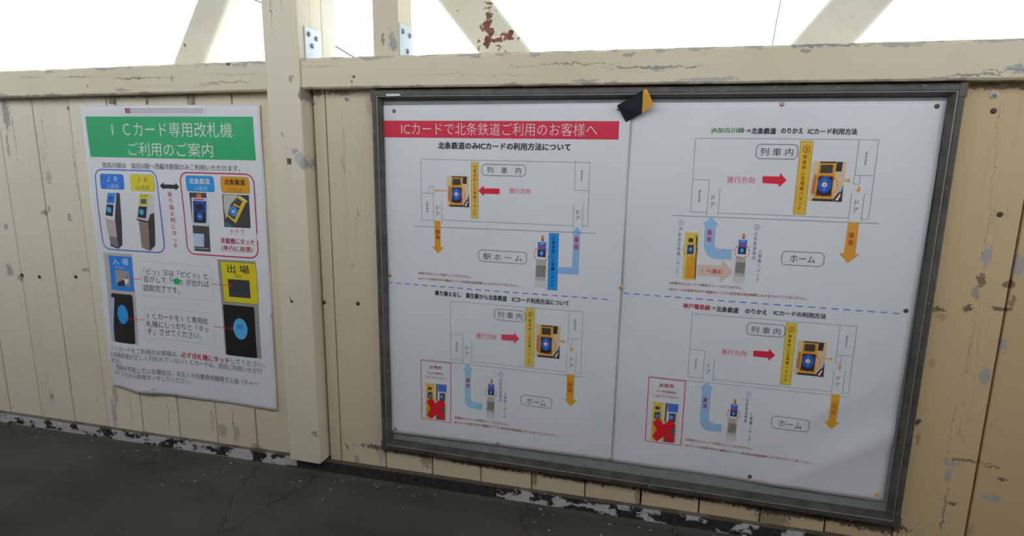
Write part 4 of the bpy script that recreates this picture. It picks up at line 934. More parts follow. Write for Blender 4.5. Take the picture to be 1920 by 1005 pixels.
    ('t',2,0,'','lettering',2,202,'北\n条\n鉄\n道\n専\n用',874.2,-291.8,7.2,61.3,0),
    ('t',2,0,'','lettering',2,202,'入\n場\n機\nへ\nタ\nッ\nチ',885.9,-333.9,7.2,71.8,0),
    ('r',2,53,'place_label','label_outline',1,216,930.0,-328.8,1012.6,-299.7,9,1.3),
    ('t',2,53,'place_label','lettering',2,217,'ホーム',971.3,-314.2,49.1,15.9,0),
    ('t',2,0,'','lettering',2,218,'※列車内でICカードの現金チャージはできません。',779.4,-385.1,155.6,7.0,0.12),
    ('t',2,0,'','lettering',2,218,'※ICカードの残高不足やIC機器のトラブル発生時は現金精算となりますのでご了承ください。',844.7,-399.5,287.2,6.9,0.12),
    ('r',2,54,'dashed_line','dash',1,219,600.7,-418.8,614.5,-416.3,0,0),
    ('r',2,54,'dashed_line','dash',1,219,623.7,-418.8,637.5,-416.3,0,0),
    ('r',2,54,'dashed_line','dash',1,219,646.7,-418.8,660.5,-416.3,0,0),
    ('r',2,54,'dashed_line','dash',1,219,669.7,-418.8,683.5,-416.3,0,0),
    ('r',2,54,'dashed_line','dash',1,219,692.7,-418.8,706.5,-416.3,0,0),
    ('r',2,54,'dashed_line','dash',1,219,715.7,-418.8,729.5,-416.3,0,0),
    ('r',2,54,'dashed_line','dash',1,219,738.7,-418.8,752.5,-416.3,0,0),
    ('r',2,54,'dashed_line','dash',1,219,761.7,-418.8,775.5,-416.3,0,0),
    ('r',2,54,'dashed_line','dash',1,219,784.7,-418.8,798.5,-416.3,0,0),
    ('r',2,54,'dashed_line','dash',1,219,807.7,-418.8,821.5,-416.3,0,0),
    ('r',2,54,'dashed_line','dash',1,219,830.7,-418.8,844.5,-416.3,0,0),
    ('r',2,54,'dashed_line','dash',1,219,853.7,-418.8,867.5,-416.3,0,0),
    ('r',2,54,'dashed_line','dash',1,219,876.7,-418.8,890.5,-416.3,0,0),
    ('r',2,54,'dashed_line','dash',1,219,899.7,-418.8,913.5,-416.3,0,0),
    ('r',2,54,'dashed_line','dash',1,219,922.7,-418.8,936.5,-416.3,0,0),
    ('r',2,54,'dashed_line','dash',1,219,945.7,-418.8,959.5,-416.3,0,0),
    ('r',2,54,'dashed_line','dash',1,219,968.6,-418.8,982.4,-416.3,0,0),
    ('r',2,54,'dashed_line','dash',1,219,991.6,-418.8,1005.4,-416.3,0,0),
    ('r',2,54,'dashed_line','dash',1,219,1014.6,-418.8,1028.4,-416.3,0,0),
    ('r',2,54,'dashed_line','dash',1,219,1037.6,-418.8,1051.4,-416.3,0,0),
    ('r',2,54,'dashed_line','dash',1,219,1060.6,-418.8,1074.4,-416.3,0,0),
    ('r',2,54,'dashed_line','dash',1,219,1083.6,-418.8,1097.4,-416.3,0,0),
    ('r',2,54,'dashed_line','dash',1,219,1106.6,-418.8,1120.4,-416.3,0,0),
    ('r',2,54,'dashed_line','dash',1,219,1129.6,-418.8,1143.4,-416.3,0,0),
    ('r',2,54,'dashed_line','dash',1,219,1152.6,-418.8,1166.4,-416.3,0,0),
    ('t',2,0,'','lettering',2,220,'神戸電鉄線',763.8,-435.6,58.6,12.4,0.6),
    ('t',2,0,'','lettering',2,221,'→',799.3,-435.5,10.6,6.4,0.6),
    ('t',2,0,'','lettering',2,222,'北条鉄道',829.5,-437.0,46.9,12.8,1),
    ('t',2,0,'','lettering',2,222,'のりかえ',889.0,-436.5,45.3,11.5,1),
    ('t',2,0,'','lettering',2,222,'ICカードの利用方法',976.9,-435.4,104.5,11.9,1),
    ('l',2,55,'train_diagram','diagram_line',1,223,[(756.0,-603.2),(756.0,-452.1),(1090.7,-452.1),(1090.7,-602.4)],0.85),
    ('l',2,55,'train_diagram','diagram_line',1,223,[(755.0,-603.5),(788.5,-603.5)],0.85),
    ('l',2,55,'train_diagram','diagram_line',1,223,[(810.3,-603.1),(1056.3,-603.1)],0.85),
    ('l',2,55,'train_diagram','diagram_line',1,223,[(1078.3,-602.5),(1090.0,-602.5)],0.85),
    ('l',2,55,'train_diagram','diagram_line',1,223,[(1058.4,-452.4),(1058.4,-519.2),(1090.2,-519.2)],0.85),
    ('l',2,55,'train_diagram','diagram_line',1,223,[(1067.7,-519.4),(1067.7,-536.4),(1057.8,-536.4),(1057.8,-519.3)],0.85),
    ('l',2,55,'train_diagram','diagram_line',1,223,[(755.8,-536.5),(789.2,-536.5),(789.2,-608.4)],0.85),
    ('l',2,55,'train_diagram','diagram_line',1,223,[(811.2,-553.8),(811.2,-605.9)],0.85),
    ('l',2,55,'train_diagram','diagram_line',1,223,[(1057.4,-553.5),(1057.4,-607.9)],0.85),
    ('l',2,55,'train_diagram','diagram_line',1,223,[(1079.1,-552.5),(1079.1,-605.2)],0.85),
    ('l',2,55,'train_diagram','platform_edge',1,224,[(669.6,-612.6),(1088.7,-610.9)],1.1),
    ('t',2,55,'train_diagram','lettering',2,225,'乗\n務\n員\n室',1074.2,-485.9,4.1,24.8,0),
    ('t',2,55,'train_diagram','lettering',2,225,'乗\n務\n員\n室',771.7,-569.9,4.5,25.5,0),
    ('t',2,55,'train_diagram','lettering',2,226,'ド\nア',799.7,-578.9,9.4,24.5,0),
    ('t',2,55,'train_diagram','lettering',2,226,'ド\nア',1066.9,-578.3,8.9,25.5,0),
    ('r',2,56,'place_label','label_outline',1,227,873.8,-489.8,951.6,-462.2,9,1.3),
    ('t',2,56,'place_label','lettering',2,228,'列 車 内',912.9,-477.5,59.7,15.7,0),
    ('r',2,57,'yellow_strip','strip_field',1,229,952.3,-598.2,974.7,-455.3,0,0),
    ('r',2,57,'yellow_strip','panel_face',1.4,230,953.1,-597.4,973.9,-456.1,0,0),
    ('t',2,57,'yellow_strip','lettering',2,231,'②',963.9,-470.6,12.0,13.8,0.3),
    ('t',2,57,'yellow_strip','lettering',2,232,'降\n車\n時\nに\n出\n場\n機\nへ\nタ\nッ\nチ',962.6,-536.5,6.7,109.2,0.6),
    ('p',2,58,'reader_picture','photo_ground',1.0,107,[(978.8,-493.3),(1037.8,-493.3),(1037.8,-571.5),(978.8,-571.5)]),
    ('p',2,58,'reader_picture','dark_patch',1.22,108,[(1021.1,-494.1),(1031.8,-494.0),(1031.0,-512.5),(1020.7,-512.7)]),
    ('p',2,58,'reader_picture','dark_patch',1.44,109,[(991.4,-493.6),(1020.2,-493.3),(1020.2,-497.1),(991.4,-497.5)]),
    ('p',2,58,'reader_picture','shade_patch',1.66,110,[(983.7,-517.5),(988.3,-520.6),(987.0,-559.2),(981.8,-556.0)]),
    ('p',2,58,'reader_picture','reader_case',1.88,111,[(991.4,-497.2),(1019.9,-496.9),(1020.4,-565.2),(986.9,-564.9),(988.8,-520.6)]),
    ('p',2,58,'reader_picture','reader_screen',2.1,112,[(993.9,-500.0),(1015.1,-499.7),(1015.2,-516.0),(993.4,-516.2)]),
    ('p',2,58,'reader_picture','reader_pad',2.32,113,[(991.9,-522.1),(1017.9,-522.3),(1017.8,-561.1),(990.9,-560.7)]),
    ('e',2,58,'reader_picture','touch_mark',2.54,114,1004.2,-538.6,12.4,15.9,0,0),
    ('e',2,58,'reader_picture','mark_centre',2.76,115,1003.8,-538.6,5.0,4.7,0,0),
    ('e',2,58,'reader_picture','mark_dot',2.98,116,1004.2,-538.9,1.9,1.5,0,0),
    ('p',2,58,'reader_picture','mark_letters',3.2,117,[(1001.6,-528.9),(1005.9,-528.8),(1005.9,-531.4),(1001.6,-531.5)]),
    ('p',2,58,'reader_picture','mark_letters',3.42,117,[(1002.0,-545.9),(1006.1,-545.9),(1006.1,-549.1),(1002.0,-549.2)]),
    ('p',2,58,'reader_picture','dark_patch',3.64,118,[(1022.5,-565.7),(1031.1,-551.9),(1037.0,-539.6),(1037.8,-571.2),(1024.3,-570.9)]),
    ('p',2,58,'reader_picture','pale_strap',3.86,119,[(1026.0,-567.6),(1032.9,-555.2),(1034.6,-557.6),(1030.4,-569.2)]),
    ('p',2,58,'reader_picture','blue_strap',4.08,120,[(1030.2,-550.3),(1036.2,-539.6),(1035.9,-546.9),(1032.8,-553.5)]),
    ('p',2,58,'reader_picture','dark_patch',4.3,121,[(985.2,-566.0),(1022.5,-566.1),(1022.5,-570.9),(984.3,-570.6)]),
    ('e',2,58,'reader_picture','dashed_ring',4.52,122,1005.0,-540.7,22.1,20.8,18,1.4),
    ('t',2,0,'','lettering',2,233,'進行方向',850.7,-534.6,52.7,13.1,0),
    ('p',2,0,'','direction_arrow',1,234,[(891.6,-525.5),(922.8,-524.9),(923.0,-518.1),(937.1,-532.0),(922.9,-546.9),(923.6,-539.7),(891.7,-539.2)]),
    ('p',2,0,'','orange_arrow',1,235,[(1037.5,-527.2),(1046.4,-527.4),(1046.3,-524.5),(1052.7,-528.5),(1046.6,-534.3),(1046.4,-530.0),(1037.8,-529.8)]),
    ('p',2,0,'','orange_arrow',1,236,[(1065.9,-538.9),(1069.1,-538.6),(1069.0,-544.9),(1071.8,-544.9),(1067.8,-552.3),(1062.8,-545.1),(1065.8,-545.0)]),
    ('r',2,59,'warning_box','box_outline',1,237,669.5,-775.5,752.1,-614.4,0,1.8),
    ('t',2,59,'warning_box','lettering',2,238,'JR専用',709.6,-631.3,32.6,11.9,0.3),
    ('t',2,59,'warning_box','lettering',2,239,'タッチは絶対に',711.5,-645.5,46.0,6.9,0.3),
    ('t',2,59,'warning_box','lettering',2,239,'しないでください！',711.2,-657.6,57.5,7.0,0.3),
    ('p',2,60,'crossed_machines_picture','photo_ground',1.0,168,[(681.3,-673.1),(740.4,-673.1),(740.4,-772.3),(681.3,-772.3)]),
    ('p',2,60,'crossed_machines_picture','yellow_machine',1.22,169,[(683.7,-674.9),(702.2,-674.6),(706.2,-713.9),(705.5,-769.5),(682.3,-771.2)]),
    ('p',2,60,'crossed_machines_picture','machine_screen',1.44,170,[(688.2,-684.6),(698.4,-684.8),(698.3,-692.2),(688.1,-692.2)]),
    ('p',2,60,'crossed_machines_picture','reader_pad',1.66,171,[(687.7,-698.4),(699.9,-698.5),(700.1,-715.7),(687.2,-715.3)]),
    ('e',2,60,'crossed_machines_picture','touch_mark',1.88,172,694.1,-708.4,3.4,4.5,0,0),
    ('p',2,60,'crossed_machines_picture','pale_gap',2.1,173,[(703.2,-673.8),(711.4,-673.8),(710.6,-733.5),(706.0,-732.0)]),
    ('p',2,60,'crossed_machines_picture','dark_gap',2.32,174,[(711.4,-673.6),(715.6,-673.4),(713.8,-721.1),(710.8,-721.4)]),
    ('p',2,60,'crossed_machines_picture','blue_machine',2.54,175,[(716.6,-673.3),(740.4,-673.1),(739.8,-693.9),(717.3,-694.3)]),
    ('p',2,60,'crossed_machines_picture','pale_edge',2.76,176,[(715.8,-694.4),(736.8,-693.8),(736.7,-696.3),(720.3,-696.7),(719.8,-724.3),(715.4,-722.9)]),
    ('p',2,60,'crossed_machines_picture','reader_pad',2.98,177,[(720.7,-697.9),(735.7,-697.1),(735.1,-720.5),(720.3,-720.3)]),
    ('e',2,60,'crossed_machines_picture','touch_mark',3.2,178,725.6,-707.9,4.3,5.1,0,0),
    ('p',2,60,'crossed_machines_picture','orange_patch',3.42,179,[(685.5,-734.5),(696.4,-743.1),(686.3,-756.1)]),
    ('p',2,60,'crossed_machines_picture','dark_patch',3.64,180,[(713.6,-733.1),(736.4,-728.3),(736.0,-770.8),(711.0,-771.7)]),
    ('p',2,60,'crossed_machines_picture','red_cross',3.86,181,[(693.6,-715.5),(702.7,-717.4),(708.6,-728.1),(723.1,-713.9),(737.1,-725.3),(725.1,-743.6),(737.2,-761.5),(726.0,-772.0),(710.2,-759.2),(696.1,-772.9),(684.9,-761.2),(695.4,-743.2),(684.5,-726.7)]),
    ('p',2,61,'board_arrow','arrow_body',1,240,[(799.2,-612.7),(813.3,-625.9),(808.6,-626.2),(808.6,-694.6),(808.6,-698.4),(809.2,-701.7),(810.3,-704.4),(811.8,-706.5),(813.9,-708.1),(816.5,-709.1),(819.5,-709.6),(838.3,-709.5),(837.7,-727.7),(816.7,-728.4),(809.9,-728.4),(804.2,-727.2),(799.5,-724.8),(795.7,-721.2),(793.0,-716.5),(791.2,-710.5),(790.5,-703.4),(790.4,-626.2),(786.1,-625.8)]),
    ('l',2,61,'board_arrow','arrow_outline',1.2,241,[(799.2,-612.7),(813.3,-625.9),(808.6,-626.2),(808.6,-694.6),(808.6,-698.4),(809.2,-701.7),(810.3,-704.4),(811.8,-706.5),(813.9,-708.1),(816.5,-709.1),(819.5,-709.6),(838.3,-709.5),(837.7,-727.7),(816.7,-728.4),(809.9,-728.4),(804.2,-727.2),(799.5,-724.8),(795.7,-721.2),(793.0,-716.5),(791.2,-710.5),(790.5,-703.4),(790.4,-626.2),(786.1,-625.8),(799.2,-612.7)],0.5),
    ('t',2,61,'board_arrow','lettering',2,242,'乗\n車',798.2,-662.1,9.5,26.7,0.6),
    ('p',2,62,'pillar_machine_picture','machine_head',1.0,127,[(853.3,-654.8),(872.2,-654.8),(871.1,-691.7),(853.7,-690.7)]),
    ('p',2,62,'pillar_machine_picture','signal_lamp',1.22,128,[(860.3,-645.2),(861.4,-644.0),(864.3,-644.0),(865.4,-645.2),(865.1,-651.2),(860.3,-651.2)]),
    ('p',2,62,'pillar_machine_picture','lamp_base',1.44,129,[(860.8,-651.0),(865.1,-651.0),(865.1,-654.8),(860.8,-654.5)]),
    ('p',2,62,'pillar_machine_picture','blue_panel',1.66,130,[(854.8,-656.7),(869.6,-656.7),(869.3,-671.6),(854.8,-671.3)]),
    ('p',2,62,'pillar_machine_picture','panel_letters',1.88,131,[(857.9,-658.6),(866.2,-658.6),(866.2,-661.4),(857.9,-661.4)]),
    ('p',2,62,'pillar_machine_picture','red_strip',2.1,132,[(857.4,-665.2),(866.2,-665.6),(866.2,-669.0),(857.4,-668.8)]),
    ('p',2,62,'pillar_machine_picture','reader_pad',2.32,133,[(854.8,-671.6),(869.3,-671.6),(869.0,-686.3),(854.8,-686.0)]),
    ('e',2,62,'pillar_machine_picture','touch_mark',2.54,134,861.6,-678.7,3.4,4.8,0,0),
    ('p',2,62,'pillar_machine_picture','steel_body',2.76,135,[(852.9,-691.4),(870.2,-692.3),(870.0,-746.4),(851.4,-745.8)]),
    ('p',2,62,'pillar_machine_picture','steel_shade',2.98,136,[(852.9,-703.1),(870.1,-703.1),(869.7,-726.1),(852.5,-726.1)]),
    ('p',2,62,'pillar_machine_picture','steel_foot',3.2,137,[(852.0,-732.4),(869.7,-733.7),(869.3,-747.1),(851.4,-746.2)]),
    ('e',2,62,'pillar_machine_picture','dashed_ring',3.42,138,861.6,-680.2,13.1,13.7,11,1.5),
    ('t',2,0,'','lettering',2,243,'①',889.6,-628.9,10.8,12.1,0),
    ('t',2,0,'','lettering',2,244,'北\n条\n鉄\n道\n専\n用',888.3,-668.4,5.9,58.9,0.15),
    ('t',2,0,'','lettering',2,244,'入\n場\n機\nへ\nタ\nッ\nチ',900.1,-706.9,5.9,71.1,0.15),
    ('r',2,63,'place_label','label_outline',1,245,943.3,-701.8,1020.8,-673.4,9,1.3),
    ('t',2,63,'place_label','lettering',2,246,'ホーム',981.5,-688.5,48.0,15.8,0),
    ('p',2,64,'alight_arrow','arrow_body',1,247,[(1057.9,-608.0),(1074.5,-607.1),(1073.5,-671.3),(1081.5,-672.0),(1065.2,-689.4),(1048.8,-672.0),(1057.7,-671.4)]),
    ('t',2,64,'alight_arrow','lettering',2,248,'降\n車',1064.9,-640.7,9.5,27.4,0.6),
    ('t',2,0,'','lettering',2,249,'※列車内でICカードの現金チャージはできません。',835.6,-758.6,148.2,7.0,0.12),
    ('t',2,0,'','lettering',2,249,'※ICカードの残高不足やIC機器のトラブル発生時は現金精算となりますのでご了承ください。',899.0,-773.4,274.9,6.9,0.12),
]
# ------------------------------------------------------------------ the footbridge: deck, parapet walls, roof
SLOPE = 0.0145                                      # the deck climbs gently to the right
def deck(x): return -0.9975 + SLOPE * x
X0, X1 = -6.0, 6.0
YF = -1.50                                          # inner face of the opposite parapet
floor = from_bm('floor', hexa([(X0, YF - .05, -1.06 + SLOPE * X0), (X1, YF - .05, -1.06 + SLOPE * X1), (X1, 0.05, -1.06 + SLOPE * X1), (X0, 0.05, -1.06 + SLOPE * X0),
                               (X0, YF - .05, deck(X0)), (X1, YF - .05, deck(X1)), (X1, 0.05, deck(X1)), (X0, 0.05, deck(X0))]), M['asphalt'])
tag(floor, 'dark worn asphalt deck of the footbridge', 'floor', kind='structure')
wall = from_bm('wall_back', box(X0, X1, 0.030, 0.045, -1.06, 0.100), M['dark_gap'])
tag(wall, 'cream painted timber plank parapet wall of the footbridge', 'wall', kind='structure')
PITCH = 0.1375
k0 = int(math.floor((X0 + 0.0215) / PITCH)); k1 = int((X1 + 0.0215) / PITCH)
planks = {}
for k in range(k0, k1 + 1):
    xa = -0.0215 + PITCH * k; xb = xa + PITCH
    if xb > X1: break
    if k == -2: xa = -0.1945                         # cut short at the post, leaving a dark joint beside it
    dy = random.uniform(-0.0012, 0.0012); g0 = random.uniform(0.0014, 0.0028)
    zb = deck((xa + xb) / 2) + 0.018
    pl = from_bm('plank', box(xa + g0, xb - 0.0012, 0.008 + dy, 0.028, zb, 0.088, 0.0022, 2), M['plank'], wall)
    f = min(1.0, max(0.0, (xa + 1.0) / 2.3)); j = random.uniform(-0.02, 0.02)
    pl.color = (0.79 - 0.15 * f + j, 0.725 - 0.26 * f + j, 0.565 - 0.315 * f + j * 0.7, 1)
    planks[k] = pl
def plank_at(x): return planks[int(math.floor((x + 0.0215) / PITCH))]

# nail and screw heads driven into the planks
for x, z in ((-0.1884, -0.505), (-0.0882, -0.4998), (-1.0384, -0.4936), (-1.1837, -0.5037), (1.2775, -0.0101), (1.3165, -0.2061), (-1.255, -0.503)):
    lathe('nail_head', [(0.0052, -0.001), (0.0050, 0.0012), (0.0030, 0.0020)], (x, 0.0075, z), M['nail'], plank_at(x))
for x, z in ((-0.0977, 0.0219), (1.2741, 0.0194)):
    lathe('washer', [(0.0068, -0.001), (0.0066, 0.0014), (0.0045, 0.0016)], (x, 0.0075, z), M['washer'], plank_at(x))
    lathe('screw_head', [(0.0042, 0.0), (0.0040, 0.0026), (0.0018, 0.0034)], (x, 0.0075, z), M['screw'], plank_at(x))
for x, z in ((-0.1910, 0.0121), (-0.815, 0.011), (-0.705, 0.018), (-0.985, 0.002)):
    lathe('screw_head', [(0.0042, -0.001), (0.0040, 0.0016), (0.0015, 0.0024)], (x, 0.0075, z), M['screw'], plank_at(x))
# little grey wedges left under the left rail
for xa, xb, za in ((-0.831, -0.811, 0.0145), (-0.5615, -0.5490, 0.0110)):
    from_bm('wedge', box(xa, xb, 0.001, 0.010, za, 0.045, 0.001, 1), M['shim'], wall)

def rough_bar(name, x0, x1, y0, y1, z0, z1, mat, sx=0.0, n=70, amp=0.0016, seed=0):
    """a squared timber whose arrises have been knocked about"""
    vs, fs = [], []
    prof = [(y0 + .004, z0), (y0, z0 + .004), (y0, z1 - .005), (y0 + .005, z1), (y1, z1), (y1, z0)]
    for i in range(n + 1):
        x = x0 + (x1 - x0) * i / n
        for q, (y, z) in enumerate(prof):
            a = amp * (1.6 if q in (2, 3) else 0.8 if q in (0, 1) else 0)
            d = noise.noise((x * 22 + seed, q * 0.35, seed)) + 0.6 * noise.noise((x * 70 + seed, q * 0.4, 3.1))
            vs.append((x, y + a * abs(d) * 0.7, z + sx * (x - x1 if sx else 0) - (a * max(0, d) if q in (2, 3) else -a * 0.4 * d if q < 2 else 0)))
    m = len(prof)
    for i in range(n):
        for q in range(m): fs.append((i * m + q, i * m + (q + 1) % m, (i + 1) * m + (q + 1) % m, (i + 1) * m + q))
    fs += [tuple(range(m))[::-1], tuple(range(n * m, (n + 1) * m))]
    o = mesh(name, vs, fs, mat)
    bm = bmesh.new(); bm.from_mesh(o.data); bmesh.ops.recalc_face_normals(bm, faces=bm.faces); bm.to_mesh(o.data); bm.free()
    return o
tag(rough_bar('trim_1', X0, -0.295, -0.030, 0.060, 0.040, 0.112, M['rail_l'], 0.0115, 260, seed=2), 'cream timber top rail left of the post', 'rail', kind='structure')
tag(rough_bar('trim_2', -0.1975, X1, -0.030, 0.060, 0.0435, 0.1155, M['rail_r'], 0.0, 280, seed=9), 'cream timber top rail right of the post above the notice board', 'rail', kind='structure')
for nm, xa, xb, mt, lb in (('baseboard_left', X0, -0.293, 'kick_l', 'black skirting board with flaking white paint left of the post'), ('baseboard_middle', -0.2925, 0.30, 'kick_m', 'bare black skirting board below the post'), ('baseboard_right', 0.3005, X1, 'kick_r', 'black skirting board with white paint patches below the notice board')):
    o = from_bm(nm, box(xa, xb, -0.008, 0.029, -0.9975 - 0.05, -0.9975 + 0.038, 0.003, 2, SLOPE), M[mt]); tag(o, lb, 'skirting', kind='structure')
# grit-filled fillet where the deck meets the skirting
fil = mesh('trim_3', [v for i in range(161) for x in [X0 + (X1 - X0) * i / 160] for v in ((x, -0.008, deck(x) + 0.006), (x, -0.020 - 0.012 * abs(noise.noise((x * 9, 0, 0))), deck(x) + 0.0006), (x, -0.007, deck(x) - 0.01))],
           [f for i in range(160) for a in [i * 3] for f in ((a, a + 1, a + 4, a + 3), (a + 1, a + 2, a + 5, a + 4), (a + 2, a, a + 3, a + 5))], M['asphalt'])
tag(fil, 'line of grit where the deck meets the skirting', 'edge', kind='structure')
# unseen opposite parapet and roof, sized and darkened to grade light on the planks
tag(from_bm('wall_front', box(X0, X1, YF - .08, YF, -1.10, 0.24, 0.004), M['front_wall']), 'unseen dark opposite parapet wall of the footbridge, sized to grade the light', 'wall', kind='structure')
tag(from_bm('ceiling', box(X0, X1, YF - .25, 0.35, 1.18, 1.24, 0.004), M['roof']), 'unseen dark roof over the footbridge, sized to grade the light', 'ceiling', kind='structure')

# ------------------------------------------------------------------ timber posts, brackets, steel truss
post = empty('timber_post', (-0.246, 0.0, -0.965))
pm = from_bm('post_shaft', box(-0.2945, -0.1985, -0.035, 0.021, -0.958, 1.18, 0.0035, 3), M['post'])
pm2 = from_bm('rear_post', box(-0.291, -0.200, 0.0215, 0.073, 0.113, 1.18, 0.002, 2), M['post'])
pm3 = from_bm('outer_post', box(-0.289, -0.200, 0.0735, 0.142, -1.0, 1.18, 0.006, 3), M['steel_paint'])
ps = from_bm('cover_strip', box(-0.3145, -0.2950, -0.006, 0.0075, -0.955, 0.0385, 0.003, 2), M['post'])
adopt(post, pm, pm2, pm3, ps)
lathe('nail_head', [(0.0040, -0.001), (0.0038, 0.0010), (0.002, 0.0016)], (-0.2575, -0.035, -0.4971), M['nail'], pm)
from_bm('wooden_plug', box(-0.2475, -0.2345, -0.0354, -0.030, -0.1405, -0.1250, 0.0006, 1), plain('raw_dark_wood', (0.17, 0.11, 0.065), 0.9, var=0.5), pm)
tag(post, 'tall cream timber post between the green-titled poster and the notice board', 'post')

stud = empty('timber_stud', (0.016, 0.03, 0.1155))
sm = from_bm('stud_shaft', box(-0.017, 0.049, 0.000, 0.078, 0.1158, 1.18, 0.003, 3), M['stud']); adopt(stud, sm)
tag(stud, 'short-looking cream timber stud standing on the rail above the notice board corner', 'post')

def bracket(name, x, ya, yb, za, zb, label, bolts):
    r = empty(name, (x, (ya + yb) / 2, za))
    p = from_bm('plate', box(x, x + 0.003, ya, yb, za, zb, 0.0006, 1), M['zinc']); adopt(r, p)
    for y, z in bolts:
        vs, fs = [], []; n = 12
        for rr, h in ((0.0062, 0.0), (0.0058, 0.003), (0.0030, 0.0045)):
            for k in range(n):
                a = 2 * math.pi * k / n; vs.append((x + 0.003 + h, y + rr * math.cos(a), z + rr * math.sin(a)))
        for i in range(2):
            for k in range(n): fs.append((i * n + k, i * n + (k + 1) % n, (i + 1) * n + (k + 1) % n, (i + 1) * n + k))
        fs.append(tuple(range(2 * n, 3 * n)))
        b = mesh('bolt_head', vs, fs, M['screw'], None, True); adopt(r, b)
    tag(r, label, 'bracket')
bracket('steel_bracket', 0.0492, 0.003, 0.076, 0.1162, 0.193, 'pale zinc bracket with three bolts on the stud above the notice board', ((0.018, 0.176), (0.056, 0.172), (0.042, 0.134)))
bracket('steel_bracket', -0.1983, -0.008, 0.062, 0.1162, 0.192, 'white steel bracket on the right side of the tall post', ((0.008, 0.176), (0.040, 0.170), (0.020, 0.150)))

truss = empty('bridge_truss', (0.0, 0.25, -0.36))
def diagonal(xa, za, xb, zb, w, y0, y1):
    """inclined steel channel between two heights; w is its horizontal width"""
    h = w / 2
    o = from_bm('diagonal', hexa([(xa - h, y0, za), (xa + h, y0, za), (xa + h, y1, za), (xa - h, y1, za), (xb - h, y0, zb), (xb + h, y0, zb), (xb + h, y1, zb), (xb - h, y1, zb)], 0.012, 4), M['steel_paint'], None, False)
    adopt(truss, o); return o
def through(p, q, z): return p[0] + (q[0] - p[0]) * (z - p[1]) / (q[1] - p[1])
D1 = ((-0.753, 0.151), (-0.6495, 0.3215)); D2 = ((0.2425, 0.155), (0.1325, 0.286)); D3 = ((1.009, 0.1555), (1.0775, 0.243))
for (p, q), w in ((D1, 0.116), (D2, 0.146), (D3, 0.137)):
    diagonal(through(p, q, -0.36), -0.36, through(p, q, 0.92), 0.92, w, 0.22, 0.285)
adopt(truss, from_bm('top_chord', box(X0, X1, 0.215, 0.30, 0.90, 1.02, 0.008), M['steel_paint']), from_bm('bottom_chord', box(X0, X1, 0.215, 0.30, -0.48, -0.34, 0.008), M['steel_paint']))
tag(truss, 'cream steel bridge truss with slanting members and rust patches behind the wall', 'truss')
# cables outside
tag(tube('service_cable', [(0.9925, 0.8, 0.49), (0.9804, 0.8, 0.3731), (0.9737, 0.8, 0.310), (0.9685, 0.8, 0.2463), (0.955, 0.8, 0.10), (0.90, 0.8, -0.4)], 0.0016, M['wire']), 'thin grey-green cable hanging in the sky right of the rusty truss member', 'cable')
tag(tube('overhead_wire', [(-1.35, 0.8, 0.62), (-0.9389, 0.8, 0.4602), (-0.8942, 0.8, 0.4426), (-0.5585, 0.8, 0.259), (-0.5341, 0.8, 0.2455), (0.0, 0.8, -0.05)], 0.0028, M['wire']), 'dark overhead wire crossing the sky behind the tall timber post', 'cable')

# ------------------------------------------------------------------ notice board
board = empty('notice_board', (0.6, 0.008, -0.892))
OX0, OX1, OZ0, OZ1 = -0.0170, 1.2185, -0.8915, 0.0395
def loop(t): return [(OX0 + t, OZ1 - t), (OX1 - t, OZ1 - t), (OX1 - t, OZ0 + t), (OX0 + t, OZ0 + t)]
def rail(side, prof, name, mat, parent):
    vs, fs = [], []
    for t, y in prof:
        c = loop(t); a, b = c[side], c[(side + 1) % 4]
        vs += [(a[0], y, a[1]), (b[0], y, b[1])]
    for i in range(len(prof) - 1): fs.append((2 * i, 2 * i + 1, 2 * i + 3, 2 * i + 2))
    return mesh(name, vs, fs, mat, parent)
back = from_bm('back_panel', box(OX0 + .015, OX1 - .015, 0.0020, 0.0062, OZ0 + .015, OZ1 - .015), M['panel'])
adopt(board, back)
for s in range(4):
    fr = rail(s, [(0, 0.0065), (0, -0.0150), (0.0015, -0.0185), (0.0045, -0.0200), (0.0125, -0.0205), (0.0132, -0.0190), (0.0160, -0.0190), (0.0168, -0.0190), (0.0185, -0.0150), (0.0232, -0.0030), (0.0232, 0.0020), (0.0, 0.0065)], 'frame_rail', M['bronze'], None)
    adopt(board, fr)
    bd = rail(s, [(0.0137, -0.0185), (0.0139, -0.0206), (0.0146, -0.0212), (0.0156, -0.0212), (0.0162, -0.0206), (0.0164, -0.0185)], 'edge_bead', M['bead'], fr)
    bd.matrix_parent_inverse = Matrix.Identity(4)
for cx, cz, sz in ((OX0, OZ1, -1), (OX1, OZ1, -1), (OX1, OZ0, 1), (OX0, OZ0, 1)):
    xa, xb = (cx - 0.0004, cx + 0.0132) if cx < 0.5 else (cx - 0.0132, cx + 0.0004)
    za, zb = sorted((cz - sz * 0.0004, cz + sz * 0.026))
    adopt(board, from_bm('corner_piece', box(xa, xb, -0.0212, -0.010, za, zb, 0.0010, 2), M['bronze']))
tag(board, 'large dark bronze framed notice board holding two white sheets', 'notice board')

